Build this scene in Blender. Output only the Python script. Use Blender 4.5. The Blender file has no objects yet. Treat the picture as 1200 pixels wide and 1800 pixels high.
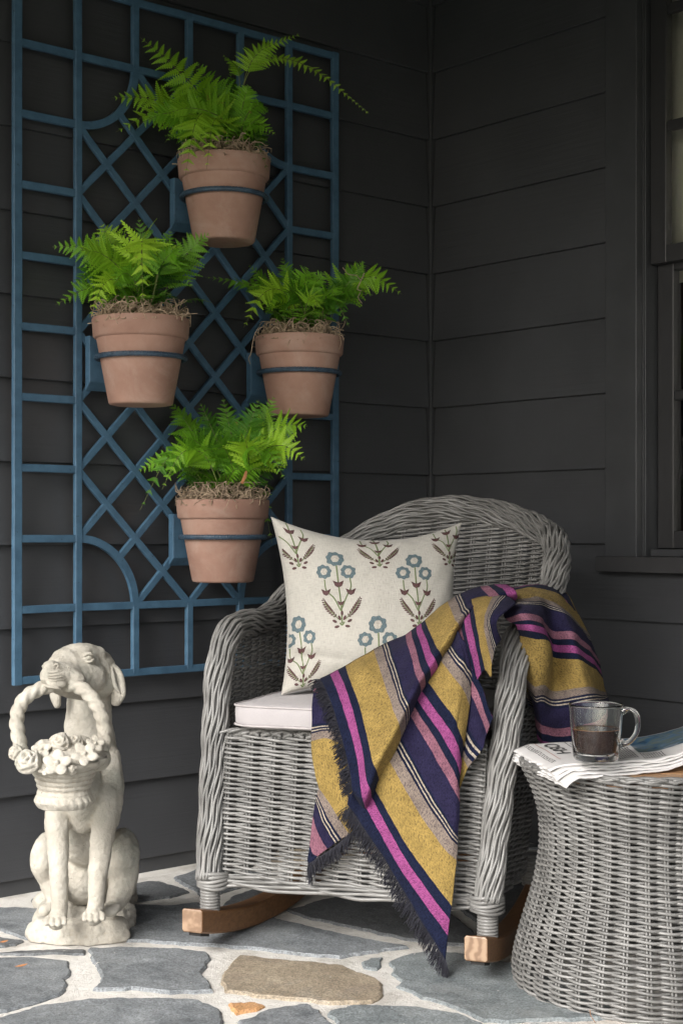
import bpy, bmesh, math, random
import numpy as np
from mathutils import Vector, Matrix, noise
R = math.radians
sc = bpy.context.scene
C = sc.collection
rnd = random.Random(7)

# ---------------------------------------------------------------- camera
CAM = np.array([-2.806, -2.886, 0.777])
FWD = np.array([0.6534, 0.7570, 0.0]); RGT = np.array([0.7570, -0.6534, 0.0]); UP = np.array([0, 0, 1.0])
FPX = 2641.0; HOR = 932.0
cam_d = bpy.data.cameras.new('camera'); cam = bpy.data.objects.new('camera', cam_d); C.objects.link(cam)
cam.location = CAM
cam.rotation_euler = (R(90), 0, -math.atan2(FWD[0], FWD[1]))
cam_d.sensor_fit = 'VERTICAL'; cam_d.sensor_height = 36; cam_d.sensor_width = 24
cam_d.lens = FPX / 1800 * 36
cam_d.shift_y = (HOR - 900) / 1800
cam_d.clip_start = 0.05; cam_d.clip_end = 600
sc.camera = cam

# ---------------------------------------------------------------- world, sun, exposure
SUN_EL, SUN_AZ = 36.0, 250.0      # azimuth: direction TO the sun measured clockwise from +Y
world = bpy.data.worlds.new('World'); sc.world = world; world.use_nodes = True
nt = world.node_tree; nt.nodes.clear()
sky = nt.nodes.new('ShaderNodeTexSky'); sky.sky_type = 'NISHITA'; sky.sun_disc = False
sky.sun_elevation = R(SUN_EL); sky.sun_rotation = R(SUN_AZ); sky.dust_density = 3.0; sky.ozone_density = 0.6
hs = nt.nodes.new('ShaderNodeHueSaturation'); hs.inputs['Saturation'].default_value = 0.5
bg = nt.nodes.new('ShaderNodeBackground'); bg.inputs['Strength'].default_value = 0.15
wo = nt.nodes.new('ShaderNodeOutputWorld')
nt.links.new(sky.outputs[0], hs.inputs['Color']); nt.links.new(hs.outputs[0], bg.inputs['Color']); nt.links.new(bg.outputs[0], wo.inputs['Surface'])
sun_d = bpy.data.lights.new('sun', 'SUN'); sun_d.energy = 2.0; sun_d.angle = R(30); sun_d.color = (1.0, 0.99, 0.975)
sun = bpy.data.objects.new('sun', sun_d); C.objects.link(sun)
sd = Vector((math.sin(R(SUN_AZ)) * math.cos(R(SUN_EL)), math.cos(R(SUN_AZ)) * math.cos(R(SUN_EL)), math.sin(R(SUN_EL))))
sun.rotation_euler = sd.to_track_quat('Z', 'Y').to_euler(); sun.location = sd * 30
sc.view_settings.view_transform = 'Standard'; sc.view_settings.look = 'None'
sc.view_settings.gamma = 1; sc.view_settings.use_curve_mapping = False
sc.view_settings.exposure = 1.2
sc.cycles.sample_clamp_indirect = 4.0; sc.cycles.max_bounces = 10; sc.cycles.diffuse_bounces = 4; sc.cycles.glossy_bounces = 4
sc.cycles.transmission_bounces = 10; sc.cycles.transparent_max_bounces = 12

# ---------------------------------------------------------------- measuring helpers (pixel of the photograph -> point in the place)
def ray(px, py): return FWD + (px - 600) / FPX * RGT + (HOR - py) / FPX * UP
def D(px, py, Z): return CAM + ray(px, py) * Z
def onfloor(px, py, z=0.0):
    r = ray(px, py); return CAM + r * ((z - CAM[2]) / r[2])
def onY(px, py, y):
    r = ray(px, py); return CAM + r * ((y - CAM[1]) / r[1])
def onX(px, py, x):
    r = ray(px, py); return CAM + r * ((x - CAM[0]) / r[0])
# chair frame: origin on the floor midway between the front legs
CO = np.array([-1.038, -0.845, 0.0]); CU = np.array([0.484, -0.874, 0.0]); CU /= np.linalg.norm(CU)
CV = np.array([-CU[1], CU[0], 0.0])
def L(u, v, z): return CO + CU * u + CV * v + UP * z
def onV(px, py, v):
    r = ray(px, py); t = (v - (CAM - CO) @ CV) / (r @ CV); return CAM + r * t

# ---------------------------------------------------------------- object helpers
def mesh_obj(name, verts, faces, mat=None, parent=None, smooth=False, uv=None, uvname='UVMap'):
    me = bpy.data.meshes.new(name)
    me.from_pydata([tuple(map(float, v)) for v in verts], [], [tuple(int(i) for i in f) for f in faces])
    if uv is not None:
        lay = me.uv_layers.new(name=uvname)
        li = np.empty(len(me.loops), dtype=np.int32); me.loops.foreach_get('vertex_index', li)
        lay.data.foreach_set('uv', np.asarray(uv, dtype=np.float32)[li].ravel())
    if smooth: me.polygons.foreach_set('use_smooth', [True] * len(me.polygons))
    me.update()
    o = bpy.data.objects.new(name, me); C.objects.link(o)
    if mat: me.materials.append(mat)
    if parent: o.parent = parent
    return o
def link_copy(name, me, parent=None, M=None):
    o = bpy.data.objects.new(name, me); C.objects.link(o)
    if parent: o.parent = parent
    if M is not None: o.matrix_local = M
    return o
def tag(o, label=None, cat=None, group=None, kind=None):
    if label: o['label'] = label
    if cat: o['category'] = cat
    if group: o['group'] = group
    if kind: o['kind'] = kind
    return o
def empty(name, loc=(0, 0, 0), **k):
    o = bpy.data.objects.new(name, None); C.objects.link(o); o.empty_display_size = 0.1
    # parts are built in world coordinates, so the empty keeps its own place by an inverse on the children
    o.location = [float(c) for c in loc]
    tag(o, **k); return o
def adopt(root):
    "children were built in world coordinates; keep them there though the root sits at its base"
    inv = Matrix.Translation(root.location).inverted()
    for ch in list(root.children): ch.matrix_parent_inverse = inv
class MB:
    def __init__(s): s.v = []; s.f = []; s.uv = []
    def add(s, v, f, uv=None):
        n = len(s.v); s.v.extend(v); s.f.extend([tuple(i + n for i in q) for q in f])
        s.uv.extend(uv if uv is not None else [(0, 0)] * len(v))
    def box(s, lo, hi, M=None):
        x0, y0, z0 = lo; x1, y1, z1 = hi
        v = [Vector(p) for p in ((x0,y0,z0),(x1,y0,z0),(x1,y1,z0),(x0,y1,z0),(x0,y0,z1),(x1,y0,z1),(x1,y1,z1),(x0,y1,z1))]
        if M is not None: v = [M @ p for p in v]
        s.add(v, [(0,3,2,1),(4,5,6,7),(0,1,5,4),(1,2,6,5),(2,3,7,6),(3,0,4,7)])
    def build(s, name, mat=None, parent=None, smooth=False, uv=False):
        return mesh_obj(name, s.v, s.f, mat, parent, smooth, s.uv if uv else None)
def bevel(o, w, seg=2, ang=30):
    m = o.modifiers.new('bevel', 'BEVEL'); m.width = w; m.segments = seg; m.limit_method = 'ANGLE'; m.angle_limit = R(ang)
    return o
def frames(P):
    P = np.asarray(P, float); n = len(P)
    T = np.gradient(P, axis=0); T /= np.linalg.norm(T, axis=1)[:, None] + 1e-12
    N = np.zeros_like(P)
    a = np.array([0, 0, 1.0]) if abs(T[0, 2]) < 0.9 else np.array([1.0, 0, 0])
    nn = a - T[0] * (a @ T[0]); nn /= np.linalg.norm(nn)
    for i in range(n):
        nn = nn - T[i] * (nn @ T[i]); l = np.linalg.norm(nn)
        if l < 1e-9: nn = np.cross(T[i], [1, 0, 0.01]); l = np.linalg.norm(nn)
        nn = nn / l; N[i] = nn
    return T, N, np.cross(T, N)
def tube(P, r, sides=6, cap=True, flat=1.0):
    P = np.asarray(P, float); n = len(P); T, N, B = frames(P)
    r = np.full(n, r) if np.isscalar(r) else np.asarray(r, float)
    a = np.arange(sides) / sides * 2 * math.pi
    V = (P[:, None] + r[:, None, None] * (np.cos(a)[None, :, None] * N[:, None] + flat * np.sin(a)[None, :, None] * B[:, None])).reshape(-1, 3)
    F = []
    for i in range(n - 1):
        for j in range(sides):
            k = (j + 1) % sides
            F.append((i*sides+j, i*sides+k, (i+1)*sides+k, (i+1)*sides+j))
    if cap:
        F.append(tuple(range(sides - 1, -1, -1))); F.append(tuple((n-1)*sides + j for j in range(sides)))
    return V, F
def catmull(P, n):
    P = np.asarray(P, float); m = len(P)
    Q = np.vstack([2*P[0]-P[1], P, 2*P[-1]-P[-2]])
    out = []
    for t in np.linspace(0, m - 1, n):
        i = min(int(t), m - 2); f = t - i
        a, b, c, d = Q[i], Q[i+1], Q[i+2], Q[i+3]
        out.append(0.5*((2*b)+(-a+c)*f+(2*a-5*b+4*c-d)*f*f+(-a+3*b-3*c+d)*f**3))
    return np.array(out)
def lathe(profile, n=48, axis_at=(0, 0, 0)):
    V = []; F = []; m = len(profile)
    for i in range(n):
        a = 2*math.pi*i/n
        for r, z in profile: V.append((axis_at[0]+r*math.cos(a), axis_at[1]+r*math.sin(a), axis_at[2]+z))
    for i in range(n):
        k = (i+1) % n
        for j in range(m-1): F.append((i*m+j, k*m+j, k*m+j+1, i*m+j+1))
    return V, F

# ---------------------------------------------------------------- materials
def srgb(r, g, b):
    f = lambda c: (c/255/12.92) if c/255 <= 0.04045 else ((c/255+0.055)/1.055)**2.4
    return (f(r), f(g), f(b), 1)
class NT:
    def __init__(s, name):
        s.m = bpy.data.materials.new(name); s.m.use_nodes = True; s.t = s.m.node_tree
        s.b = s.t.nodes['Principled BSDF']; s.out = s.t.nodes['Material Output']; s.co = s.n('ShaderNodeTexCoord')
    def n(s, k, **kw):
        x = s.t.nodes.new(k)
        for a, v in kw.items():
            if hasattr(x, a) and a not in ('Scale',): setattr(x, a, v)
        return x
    def l(s, a, b): s.t.links.new(a, b)
    def noise(s, scale, detail=4, rough=0.55, vec=None, dist=0.0, stretch=None):
        x = s.n('ShaderNodeTexNoise'); x.inputs['Scale'].default_value = scale; x.inputs['Detail'].default_value = detail
        x.inputs['Roughness'].default_value = rough; x.inputs['Distortion'].default_value = dist
        v = vec if vec is not None else s.co.outputs['Object']
        if stretch:
            mp = s.n('ShaderNodeMapping'); mp.inputs['Scale'].default_value = stretch; s.l(v, mp.inputs['Vector']); v = mp.outputs[0]
        s.l(v, x.inputs['Vector']); return x.outputs['Fac']
    def ramp(s, fac, stops, interp='LINEAR'):
        x = s.n('ShaderNodeValToRGB'); cr = x.color_ramp; cr.interpolation = interp
        while len(cr.elements) > 1: cr.elements.remove(cr.elements[-1])
        cr.elements[0].position = stops[0][0]; cr.elements[0].color = stops[0][1]
        for p, c in stops[1:]:
            e = cr.elements.new(p); e.color = c
        s.l(fac, x.inputs['Fac']); return x.outputs['Color']
    def mix(s, fac, a, b, mode='MIX'):
        x = s.n('ShaderNodeMix'); x.data_type = 'RGBA'; x.blend_type = mode
        for v, i in ((fac, 0), (a, 6), (b, 7)):
            if hasattr(v, 'node'): s.l(v, x.inputs[i])
            else: x.inputs[i].default_value = v
        return x.outputs[2]
    def math(s, op, a, b=0.0, clamp=False):
        x = s.n('ShaderNodeMath'); x.operation = op; x.use_clamp = clamp
        for v, i in ((a, 0), (b, 1)):
            if hasattr(v, 'node'): s.l(v, x.inputs[i])
            else: x.inputs[i].default_value = v
        return x.outputs[0]
    def base(s, c):
        if hasattr(c, 'node'): s.l(c, s.b.inputs['Base Color'])
        else: s.b.inputs['Base Color'].default_value = c
    def rough(s, v):
        if hasattr(v, 'node'): s.l(v, s.b.inputs['Roughness'])
        else: s.b.inputs['Roughness'].default_value = v
    def bump(s, h, dist=0.001, strength=1.0, prev=None):
        x = s.n('ShaderNodeBump'); x.inputs['Distance'].default_value = dist; x.inputs['Strength'].default_value = strength
        s.l(h, x.inputs['Height'])
        if prev is not None: s.l(prev, x.inputs['Normal'])
        s.l(x.outputs[0], s.b.inputs['Normal']); return x.outputs[0]
def grey(v): return (v, v, v, 1)
def scale_c(c, k): return (c[0]*k, c[1]*k, c[2]*k, 1)
def simple(name, c, rough=0.6, var=0.15, nscale=20, bump=0.0, bscale=200, spec=None, rand=0.0):
    t = NT(name)
    col = t.ramp(t.noise(nscale, 5), [(0.3, scale_c(c, 1-var)), (0.7, scale_c(c, 1+var))])
    if rand:
        oi = t.n('ShaderNodeObjectInfo')
        f = t.math('MULTIPLY_ADD', oi.outputs['Random'], rand); f.node.inputs[2].default_value = 1-rand/2
        mx = t.n('ShaderNodeVectorMath'); mx.operation = 'SCALE'; t.l(col, mx.inputs[0]); t.l(f, mx.inputs['Scale']); col = mx.outputs[0]
    t.base(col); t.rough(rough)
    if bump: t.bump(t.noise(bscale, 3), bump)
    if spec is not None: t.b.inputs['Specular IOR Level'].default_value = spec
    return t.m

M = {}
def mk_materials():
    # near-black painted fibre cement siding, faint wood emboss
    t = NT('siding_paint')
    t.base(t.ramp(t.noise(3, 6), [(0.3, (0.043, 0.0445, 0.0485, 1)), (0.7, (0.062, 0.0642, 0.0695, 1))]))
    t.rough(t.math('MULTIPLY_ADD', t.noise(8, 5), 0.12)); t.b.inputs['Roughness'].default_value = 0.5
    t.t.nodes[-1]
    g = t.noise(60, 6, 0.6, stretch=(0.06, 0.06, 2.2))
    b1 = t.bump(g, 0.0009); t.bump(t.noise(420, 3), 0.0003, prev=b1)
    for l in list(t.t.links):
        if l.to_socket == t.b.inputs['Roughness']: l.from_node.inputs[2].default_value = 0.35
    M['siding'] = t.m
    M['trim'] = simple('trim_paint', (0.050, 0.052, 0.056, 1), 0.38, 0.12, 12, 0.0002, 500)
    M['sill'] = simple('sill_paint', (0.05, 0.05, 0.052, 1), 0.18, 0.1, 12)
    M['sash'] = simple('sash_paint', (0.034, 0.034, 0.036, 1), 0.35, 0.1, 12, 0.0001, 500)
    # trellis: dusty blue paint, brushed, worn dark in places
    t = NT('trellis_paint')
    blue = t.ramp(t.noise(35, 5), [(0.3, (0.046, 0.104, 0.168, 1)), (0.7, (0.070, 0.150, 0.232, 1))])
    wear = t.ramp(t.noise(90, 6, 0.7), [(0.62, grey(0)), (0.70, grey(1))])
    t.base(t.mix(wear, blue, (0.018, 0.035, 0.05, 1))); t.rough(0.5); t.bump(t.noise(160, 5), 0.0006); M['trellis'] = t.m
    M['ring'] = simple('ring_metal', (0.040, 0.070, 0.105, 1), 0.4, 0.3, 60, 0.0002, 600)
    # terracotta
    t = NT('terracotta')
    base = t.ramp(t.noise(9, 6, 0.6), [(0.25, (0.28, 0.155, 0.115, 1)), (0.55, (0.38, 0.225, 0.17, 1)), (0.8, (0.46, 0.30, 0.235, 1))])
    bloom = t.ramp(t.noise(11, 8, 0.7, dist=0.8), [(0.48, grey(0)), (0.75, grey(0.45))])
    c = t.mix(bloom, base, (0.52, 0.40, 0.33, 1))
    spots = t.ramp(t.noise(60, 3), [(0.70, grey(0)), (0.76, grey(0.5))])
    c = t.mix(spots, c, (0.15, 0.07, 0.045, 1))
    oi = t.n('ShaderNodeObjectInfo'); f = t.math('MULTIPLY_ADD', oi.outputs['Random'], 0.22); f.node.inputs[2].default_value = 0.92
    mx = t.n('ShaderNodeVectorMath'); mx.operation = 'SCALE'; t.l(c, mx.inputs[0]); t.l(f, mx.inputs['Scale']); c = mx.outputs[0]
    t.base(c); t.rough(0.85)
    b1 = t.bump(t.noise(40, 4, stretch=(0.15, 0.15, 3)), 0.0006); t.bump(t.noise(500, 3), 0.0003, prev=b1); M['pot'] = t.m
    M['soil'] = simple('potting_soil', (0.02, 0.013, 0.008, 1), 0.95, 0.5, 80, 0.004, 120)
    M['moss'] = simple('dried_moss', (0.40, 0.30, 0.21, 1), 0.9, 0.35, 60, rand=0.4)
    # fern leaves: diffuse + translucent
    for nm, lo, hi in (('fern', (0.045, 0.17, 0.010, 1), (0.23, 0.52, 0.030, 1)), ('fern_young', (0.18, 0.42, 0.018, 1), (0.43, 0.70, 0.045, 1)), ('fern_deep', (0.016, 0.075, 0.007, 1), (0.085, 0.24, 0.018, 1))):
        t = NT(nm + '_leaf')
        oi = t.n('ShaderNodeObjectInfo')
        f = t.math('ADD', t.math('MULTIPLY', oi.outputs['Random'], 0.55), t.math('MULTIPLY', t.noise(22, 4), 0.6))
        col = t.ramp(f, [(0.2, lo), (0.85, hi)]); brn = t.ramp(t.noise(42, 4, 0.6), [(0.66, grey(0)), (0.73, grey(0.8))]); col = t.mix(brn, col, (0.24, 0.15, 0.035, 1)); t.base(col); t.rough(0.42); t.b.inputs['Specular IOR Level'].default_value = 0.4
        tr = t.n('ShaderNodeBsdfTranslucent'); ms = t.n('ShaderNodeMixShader'); ms.inputs[0].default_value = 0.38
        g2 = t.n('ShaderNodeGamma'); g2.inputs[1].default_value = 0.8; t.l(col, g2.inputs[0]); t.l(g2.outputs[0], tr.inputs['Color'])
        t.l(t.b.outputs[0], ms.inputs[1]); t.l(tr.outputs[0], ms.inputs[2]); t.l(ms.outputs[0], t.out.inputs['Surface'])
        M[nm] = t.m
    M['stalk'] = simple('fern_stalk', (0.12, 0.15, 0.035, 1), 0.6)
    # wicker
    t = NT('grey_wicker')
    oi = t.n('ShaderNodeObjectInfo')
    c = t.ramp(t.noise(14, 5), [(0.3, (0.140, 0.137, 0.131, 1)), (0.7, (0.225, 0.221, 0.213, 1))])
    f = t.math('MULTIPLY_ADD', oi.outputs['Random'], 0.42); f.node.inputs[2].default_value = 0.80
    mx = t.n('ShaderNodeVectorMath'); mx.operation = 'SCALE'; t.l(c, mx.inputs[0]); t.l(f, mx.inputs['Scale'])
    t.base(mx.outputs[0]); t.rough(0.36); t.bump(t.noise(700, 2), 0.0002); M['wicker'] = t.m
    # teak
    t = NT('teak')
    g = t.noise(28, 7, 0.62, stretch=(0.7, 7, 7), dist=0.6)
    t.base(t.ramp(g, [(0.25, (0.105, 0.048, 0.019, 1)), (0.5, (0.19, 0.092, 0.038, 1)), (0.8, (0.26, 0.135, 0.06, 1))])); t.rough(0.48)
    t.bump(t.noise(200, 4, stretch=(0.2, 3, 3)), 0.0004); M['teak'] = t.m
    t = NT('teak_end')
    w = t.n('ShaderNodeTexWave'); w.wave_type = 'RINGS'; w.rings_direction = 'SPHERICAL'; w.inputs['Scale'].default_value = 45; w.inputs['Distortion'].default_value = 7; w.inputs['Detail'].default_value = 3
    w.inputs['Detail Scale'].default_value = 0.6
    t.l(t.co.outputs['Object'], w.inputs['Vector'])
    t.base(t.ramp(w.outputs['Fac'], [(0.1, (0.20, 0.125, 0.078, 1)), (0.6, (0.30, 0.20, 0.13, 1)), (1, (0.34, 0.235, 0.155, 1))])); t.rough(0.5); M['teak_end'] = t.m
    t = NT('table_wood')
    t.base(t.ramp(t.noise(30, 7, 0.6, stretch=(0.5, 9, 9), dist=0.5), [(0.25, (0.30, 0.16, 0.075, 1)), (0.75, (0.50, 0.30, 0.155, 1))])); t.rough(0.45); M['table_wood'] = t.m
    M['rubber'] = simple('rubber', (0.02, 0.019, 0.018, 1), 0.7)
    # fabrics
    def cloth(name, c, var=0.06, thread=900, bump=0.0004):
        t = NT(name)
        uv = t.co.outputs['UV']
        h = t.noise(1.0, 3, vec=uv, stretch=(thread*0.25, thread*2.2, 1)); k = t.noise(1.0, 3, vec=uv, stretch=(thread*2.2, thread*0.25, 1))
        s = t.math('ADD', h, k)
        big = t.noise(14, 4)
        c1 = t.ramp(t.math('MULTIPLY', s, 0.5), [(0.38, scale_c(c, 1-var*3)), (0.5, c), (0.62, scale_c(c, 1+var))])
        t.base(t.mix(0.5, c1, t.ramp(big, [(0.35, scale_c(c, 1-var)), (0.7, scale_c(c, 1+var*0.5))]), 'MIX'))
        t.rough(0.9); t.b.inputs['Sheen Weight'].default_value = 0.15
        t.bump(s, bump); return t.m
    M['cushion'] = cloth('cushion_canvas', (0.40, 0.375, 0.38, 1), 0.04, 700, 0.0003)
    M['piping'] = simple('piping_canvas', (0.42, 0.39, 0.39, 1), 0.85)
    M['linen'] = cloth('pillow_linen', (0.45, 0.43, 0.385, 1), 0.11, 260, 0.0009)
    def thread(name, c):
        t = NT(name); t.base(t.ramp(t.noise(900, 3, stretch=(1, 1, 0.25)), [(0.3, scale_c(c, 0.55)), (0.7, scale_c(c, 1.35))])); t.rough(0.75)
        t.bump(t.noise(1500, 2, stretch=(1, 1, 0.3)), 0.0006); return t.m
    M['th_blue'] = thread('embroidery_blue', (0.090, 0.132, 0.148, 1)); M['th_brown'] = thread('embroidery_maroon', (0.085, 0.036, 0.036, 1))
    M['th_green'] = thread('embroidery_green', (0.13, 0.17, 0.07, 1)); M['th_cream'] = thread('embroidery_centre', (0.42, 0.39, 0.34, 1))
    # striped blanket: stripe coordinate in UV.x (0..1 = one repeat), running length in UV.y
    t = NT('blanket_wool')
    sx = t.n('ShaderNodeSeparateXYZ'); t.l(t.co.outputs['UV'], sx.inputs[0])
    wob = t.math('MULTIPLY', t.math('SUBTRACT', t.noise(60, 3), 0.5), 0.012)
    fr = t.math('FRACT', t.math('ADD', sx.outputs['X'], wob))
    P = 186.0
    nav = (0.010, 0.0135, 0.036, 1); mag = (0.29, 0.068, 0.20, 1); mus = (0.33, 0.228, 0.070, 1); tau = (0.23, 0.185, 0.155, 1)
    cre = (0.42, 0.36, 0.28, 1); pur = (0.022, 0.019, 0.052, 1); dus = (0.26, 0.115, 0.155, 1)
    st = [(0, mag), (17, nav), (33, mus), (79, tau), (94, nav), (97.5, cre), (100, nav), (103.5, cre), (106, nav), (110, pur), (155, dus), (171, nav)]
    col = t.ramp(fr, [(p/P, c) for p, c in st], 'CONSTANT')
    # woven fleck: two thread directions; dark flecks show mostly in the light stripes
    uvm = t.n('ShaderNodeCombineXYZ'); t.l(t.math('MULTIPLY', sx.outputs['X'], 0.183), uvm.inputs[0]); t.l(sx.outputs['Y'], uvm.inputs[1])
    f1 = t.noise(1.0, 2, vec=uvm.outputs[0], stretch=(700, 260, 1)); f2 = t.noise(1.0, 2, vec=uvm.outputs[0], stretch=(180, 900, 1))
    fl = t.ramp(t.math('MULTIPLY', t.math('ADD', f1, f2), 0.5), [(0.40, grey(1)), (0.53, grey(0))])
    dark = t.mix(1.0, col, (0.24, 0.24, 0.34, 1), 'MULTIPLY')
    c2 = t.mix(t.math('MULTIPLY', fl, 0.85), col, dark)
    pill = t.ramp(t.noise(38, 5), [(0.35, grey(0.82)), (0.7, grey(1.12))])
    t.base(t.mix(1.0, c2, pill, 'MULTIPLY')); t.rough(0.95); t.b.inputs['Specular IOR Level'].default_value = 0.12; t.b.inputs['Sheen Weight'].default_value = 0.02; t.b.inputs['Sheen Roughness'].default_value = 0.5
    b1 = t.bump(t.math('ADD', f1, f2), 0.0011); t.bump(t.noise(90, 5), 0.0025, 0.6, prev=b1)
    M['blanket'] = t.m
    M['fringe'] = simple('fringe_yarn', (0.012, 0.012, 0.019, 1), 0.9)
    # cast stone
    t = NT('cast_stone')
    c = t.ramp(t.noise(14, 7, 0.6), [(0.25, (0.34, 0.31, 0.26, 1)), (0.5, (0.46, 0.43, 0.37, 1)), (0.8, (0.55, 0.525, 0.465, 1))])
    moss_m = t.ramp(t.noise(9, 6, 0.7, dist=0.5), [(0.52, grey(0)), (0.72, grey(0.7))])
    c = t.mix(moss_m, c, (0.27, 0.28, 0.235, 1))
    pit = t.ramp(t.noise(230, 2), [(0.22, grey(1)), (0.30, grey(0))]); c = t.mix(pit, c, (0.16, 0.14, 0.11, 1))
    ru = t.ramp(t.noise(22, 4), [(0.68, grey(0)), (0.8, grey(0.35))]); c = t.mix(ru, c, (0.45, 0.28, 0.16, 1))
    geo = t.n('ShaderNodeNewGeometry')
    cav = t.ramp(geo.outputs['Pointiness'], [(0.42, grey(0.8)), (0.50, grey(0))]); c = t.mix(cav, c, (0.25, 0.21, 0.15, 1))  # stone turns darker brown in its hollows
    t.base(c); t.rough(0.9); b1 = t.bump(t.noise(75, 7, 0.65), 0.0045); t.bump(t.noise(600, 3), 0.0005, prev=b1); M['stone'] = t.m
    # flagstones, mortar
    def slate(name, a, b, warm=None, dust=0.4):
        t = NT(name); oi = t.n('ShaderNodeObjectInfo')
        vec = t.n('ShaderNodeVectorMath'); vec.operation = 'ADD'; t.l(t.co.outputs['Object'], vec.inputs[0])
        cx = t.n('ShaderNodeCombineXYZ'); t.l(t.math('MULTIPLY', oi.outputs['Random'], 37.0), cx.inputs[0]); t.l(t.math('MULTIPLY', oi.outputs['Random'], 11.0), cx.inputs[1]); t.l(cx.outputs[0], vec.inputs[1])
        v = vec.outputs[0]
        c = t.ramp(t.noise(9, 9, 0.78, vec=v, dist=0.4), [(0.32, a), (0.68, b)])
        gr = t.ramp(t.noise(260, 4, 0.75, vec=v), [(0.36, grey(0.5)), (0.66, grey(1.75))]); c = t.mix(0.8, c, t.mix(1.0, c, gr, 'MULTIPLY'))
        d = t.ramp(t.noise(7, 8, 0.75, vec=v, dist=1.0), [(0.52, grey(0)), (0.72, grey(dust))]); c = t.mix(d, c, (0.26, 0.27, 0.265, 1))
        sp = t.ramp(t.noise(42, 4, 0.5, vec=v, dist=0.6), [(0.735, grey(0)), (0.75, grey(0.85))]); c = t.mix(sp, c, (0.62, 0.60, 0.56, 1))
        if warm: c = t.mix(t.ramp(t.noise(6, 6, 0.7, vec=v), [(0.5, grey(0)), (0.7, grey(0.6))]), c, warm)
        t.base(c); t.rough(0.62)
        b1 = t.bump(t.noise(16, 7, 0.6, vec=v), 0.006); t.bump(t.noise(240, 5, 0.7, vec=v), 0.0012, prev=b1); return t.m
    M['slate'] = slate('slate_blue_grey', (0.085, 0.094, 0.102, 1), (0.24, 0.255, 0.265, 1))
    M['slate_dark'] = slate('slate_dark', (0.060, 0.065, 0.069, 1), (0.15, 0.157, 0.162, 1), dust=0.2)
    M['slate_green'] = slate('slate_dusty', (0.105, 0.122, 0.128, 1), (0.27, 0.295, 0.30, 1), dust=0.75)
    M['slate_tan'] = slate('sandstone_tan', (0.22, 0.18, 0.13, 1), (0.34, 0.285, 0.21, 1), warm=(0.13, 0.095, 0.08, 1), dust=0.35)
    M['slate_orange'] = slate('sandstone_orange', (0.32, 0.15, 0.06, 1), (0.55, 0.32, 0.15, 1), dust=0.3)
    t = NT('mortar')
    c = t.ramp(t.noise(10, 7, 0.6), [(0.25, (0.39, 0.365, 0.325, 1)), (0.5, (0.66, 0.635, 0.59, 1)), (0.8, (0.76, 0.745, 0.71, 1))])
    ru = t.ramp(t.noise(5, 5), [(0.6, grey(0)), (0.75, grey(0.4))]); c = t.mix(ru, c, (0.50, 0.34, 0.21, 1))
    t.base(c); t.rough(0.92); b1 = t.bump(t.noise(30, 8, 0.7), 0.007); t.bump(t.noise(350, 5, 0.7), 0.002, prev=b1); M['mortar'] = t.m
    M['ground'] = simple('lawn_earth', (0.10, 0.115, 0.06, 1), 0.95, 0.4, 1.5, 0.02, 30)
    M['ceiling'] = simple('porch_ceiling_paint', (0.03, 0.03, 0.03, 1), 0.7)
    M['interior'] = simple('dark_room', (0.02, 0.02, 0.02, 1), 0.9)
    M['shade'] = cloth('window_shade_cloth', (0.80, 0.79, 0.68, 1), 0.05, 300)
    # glass
    t = NT('window_glass'); tp = t.n('ShaderNodeBsdfTransparent'); gl = t.n('ShaderNodeBsdfGlossy'); gl.inputs['Roughness'].default_value = 0.02
    fr_ = t.n('ShaderNodeFresnel'); fr_.inputs['IOR'].default_value = 1.5; ms = t.n('ShaderNodeMixShader'); t.l(t.math('MULTIPLY', fr_.outputs[0], 0.6), ms.inputs[0]); t.l(tp.outputs[0], ms.inputs[1]); t.l(gl.outputs[0], ms.inputs[2]); t.l(ms.outputs[0], t.out.inputs['Surface'])
    M['pane'] = t.m
    t = NT('mug_glass'); t.b.inputs['Transmission Weight'].default_value = 1.0; t.b.inputs['Roughness'].default_value = 0.0; t.b.inputs['IOR'].default_value = 1.47
    t.b.inputs['Base Color'].default_value = (0.97, 0.99, 0.98, 1); M['mug'] = t.m
    t = NT('black_coffee'); t.b.inputs['Base Color'].default_value = (0.020, 0.0035, 0.001, 1); t.b.inputs['Specular IOR Level'].default_value = 0.15; t.b.inputs['Roughness'].default_value = 0.08; M['coffee'] = t.m
    t = NT('coffee_crema'); t.b.inputs['Base Color'].default_value = (0.17, 0.07, 0.025, 1); t.b.inputs['Roughness'].default_value = 0.25; M['crema'] = t.m
    M['paper'] = simple('newsprint', (0.68, 0.665, 0.655, 1), 0.75, 0.03, 15, 0.0004, 60)
    M['paper_red'] = simple('newsprint_edge', (0.45, 0.30, 0.28, 1), 0.8)
    M['ink'] = simple('newspaper_ink', (0.05, 0.05, 0.052, 1), 0.7); M['ink_red'] = simple('newspaper_red_ink', (0.38, 0.13, 0.09, 1), 0.7)
    t = NT('newspaper_photo_print')
    c = t.ramp(t.noise(18, 4, 0.5, dist=1.0, stretch=(1, 2.5, 1)), [(0.3, (0.012, 0.022, 0.03, 1)), (0.42, (0.03, 0.10, 0.19, 1)), (0.52, (0.13, 0.15, 0.11, 1)), (0.6, (0.05, 0.13, 0.24, 1)), (0.72, (0.42, 0.40, 0.34, 1))], 'LINEAR')
    t.base(c); t.rough(0.5); M['photo'] = t.m
    M['leaf_dry'] = simple('dry_leaf', (0.30, 0.13, 0.05, 1), 0.8)
mk_materials()
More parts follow.
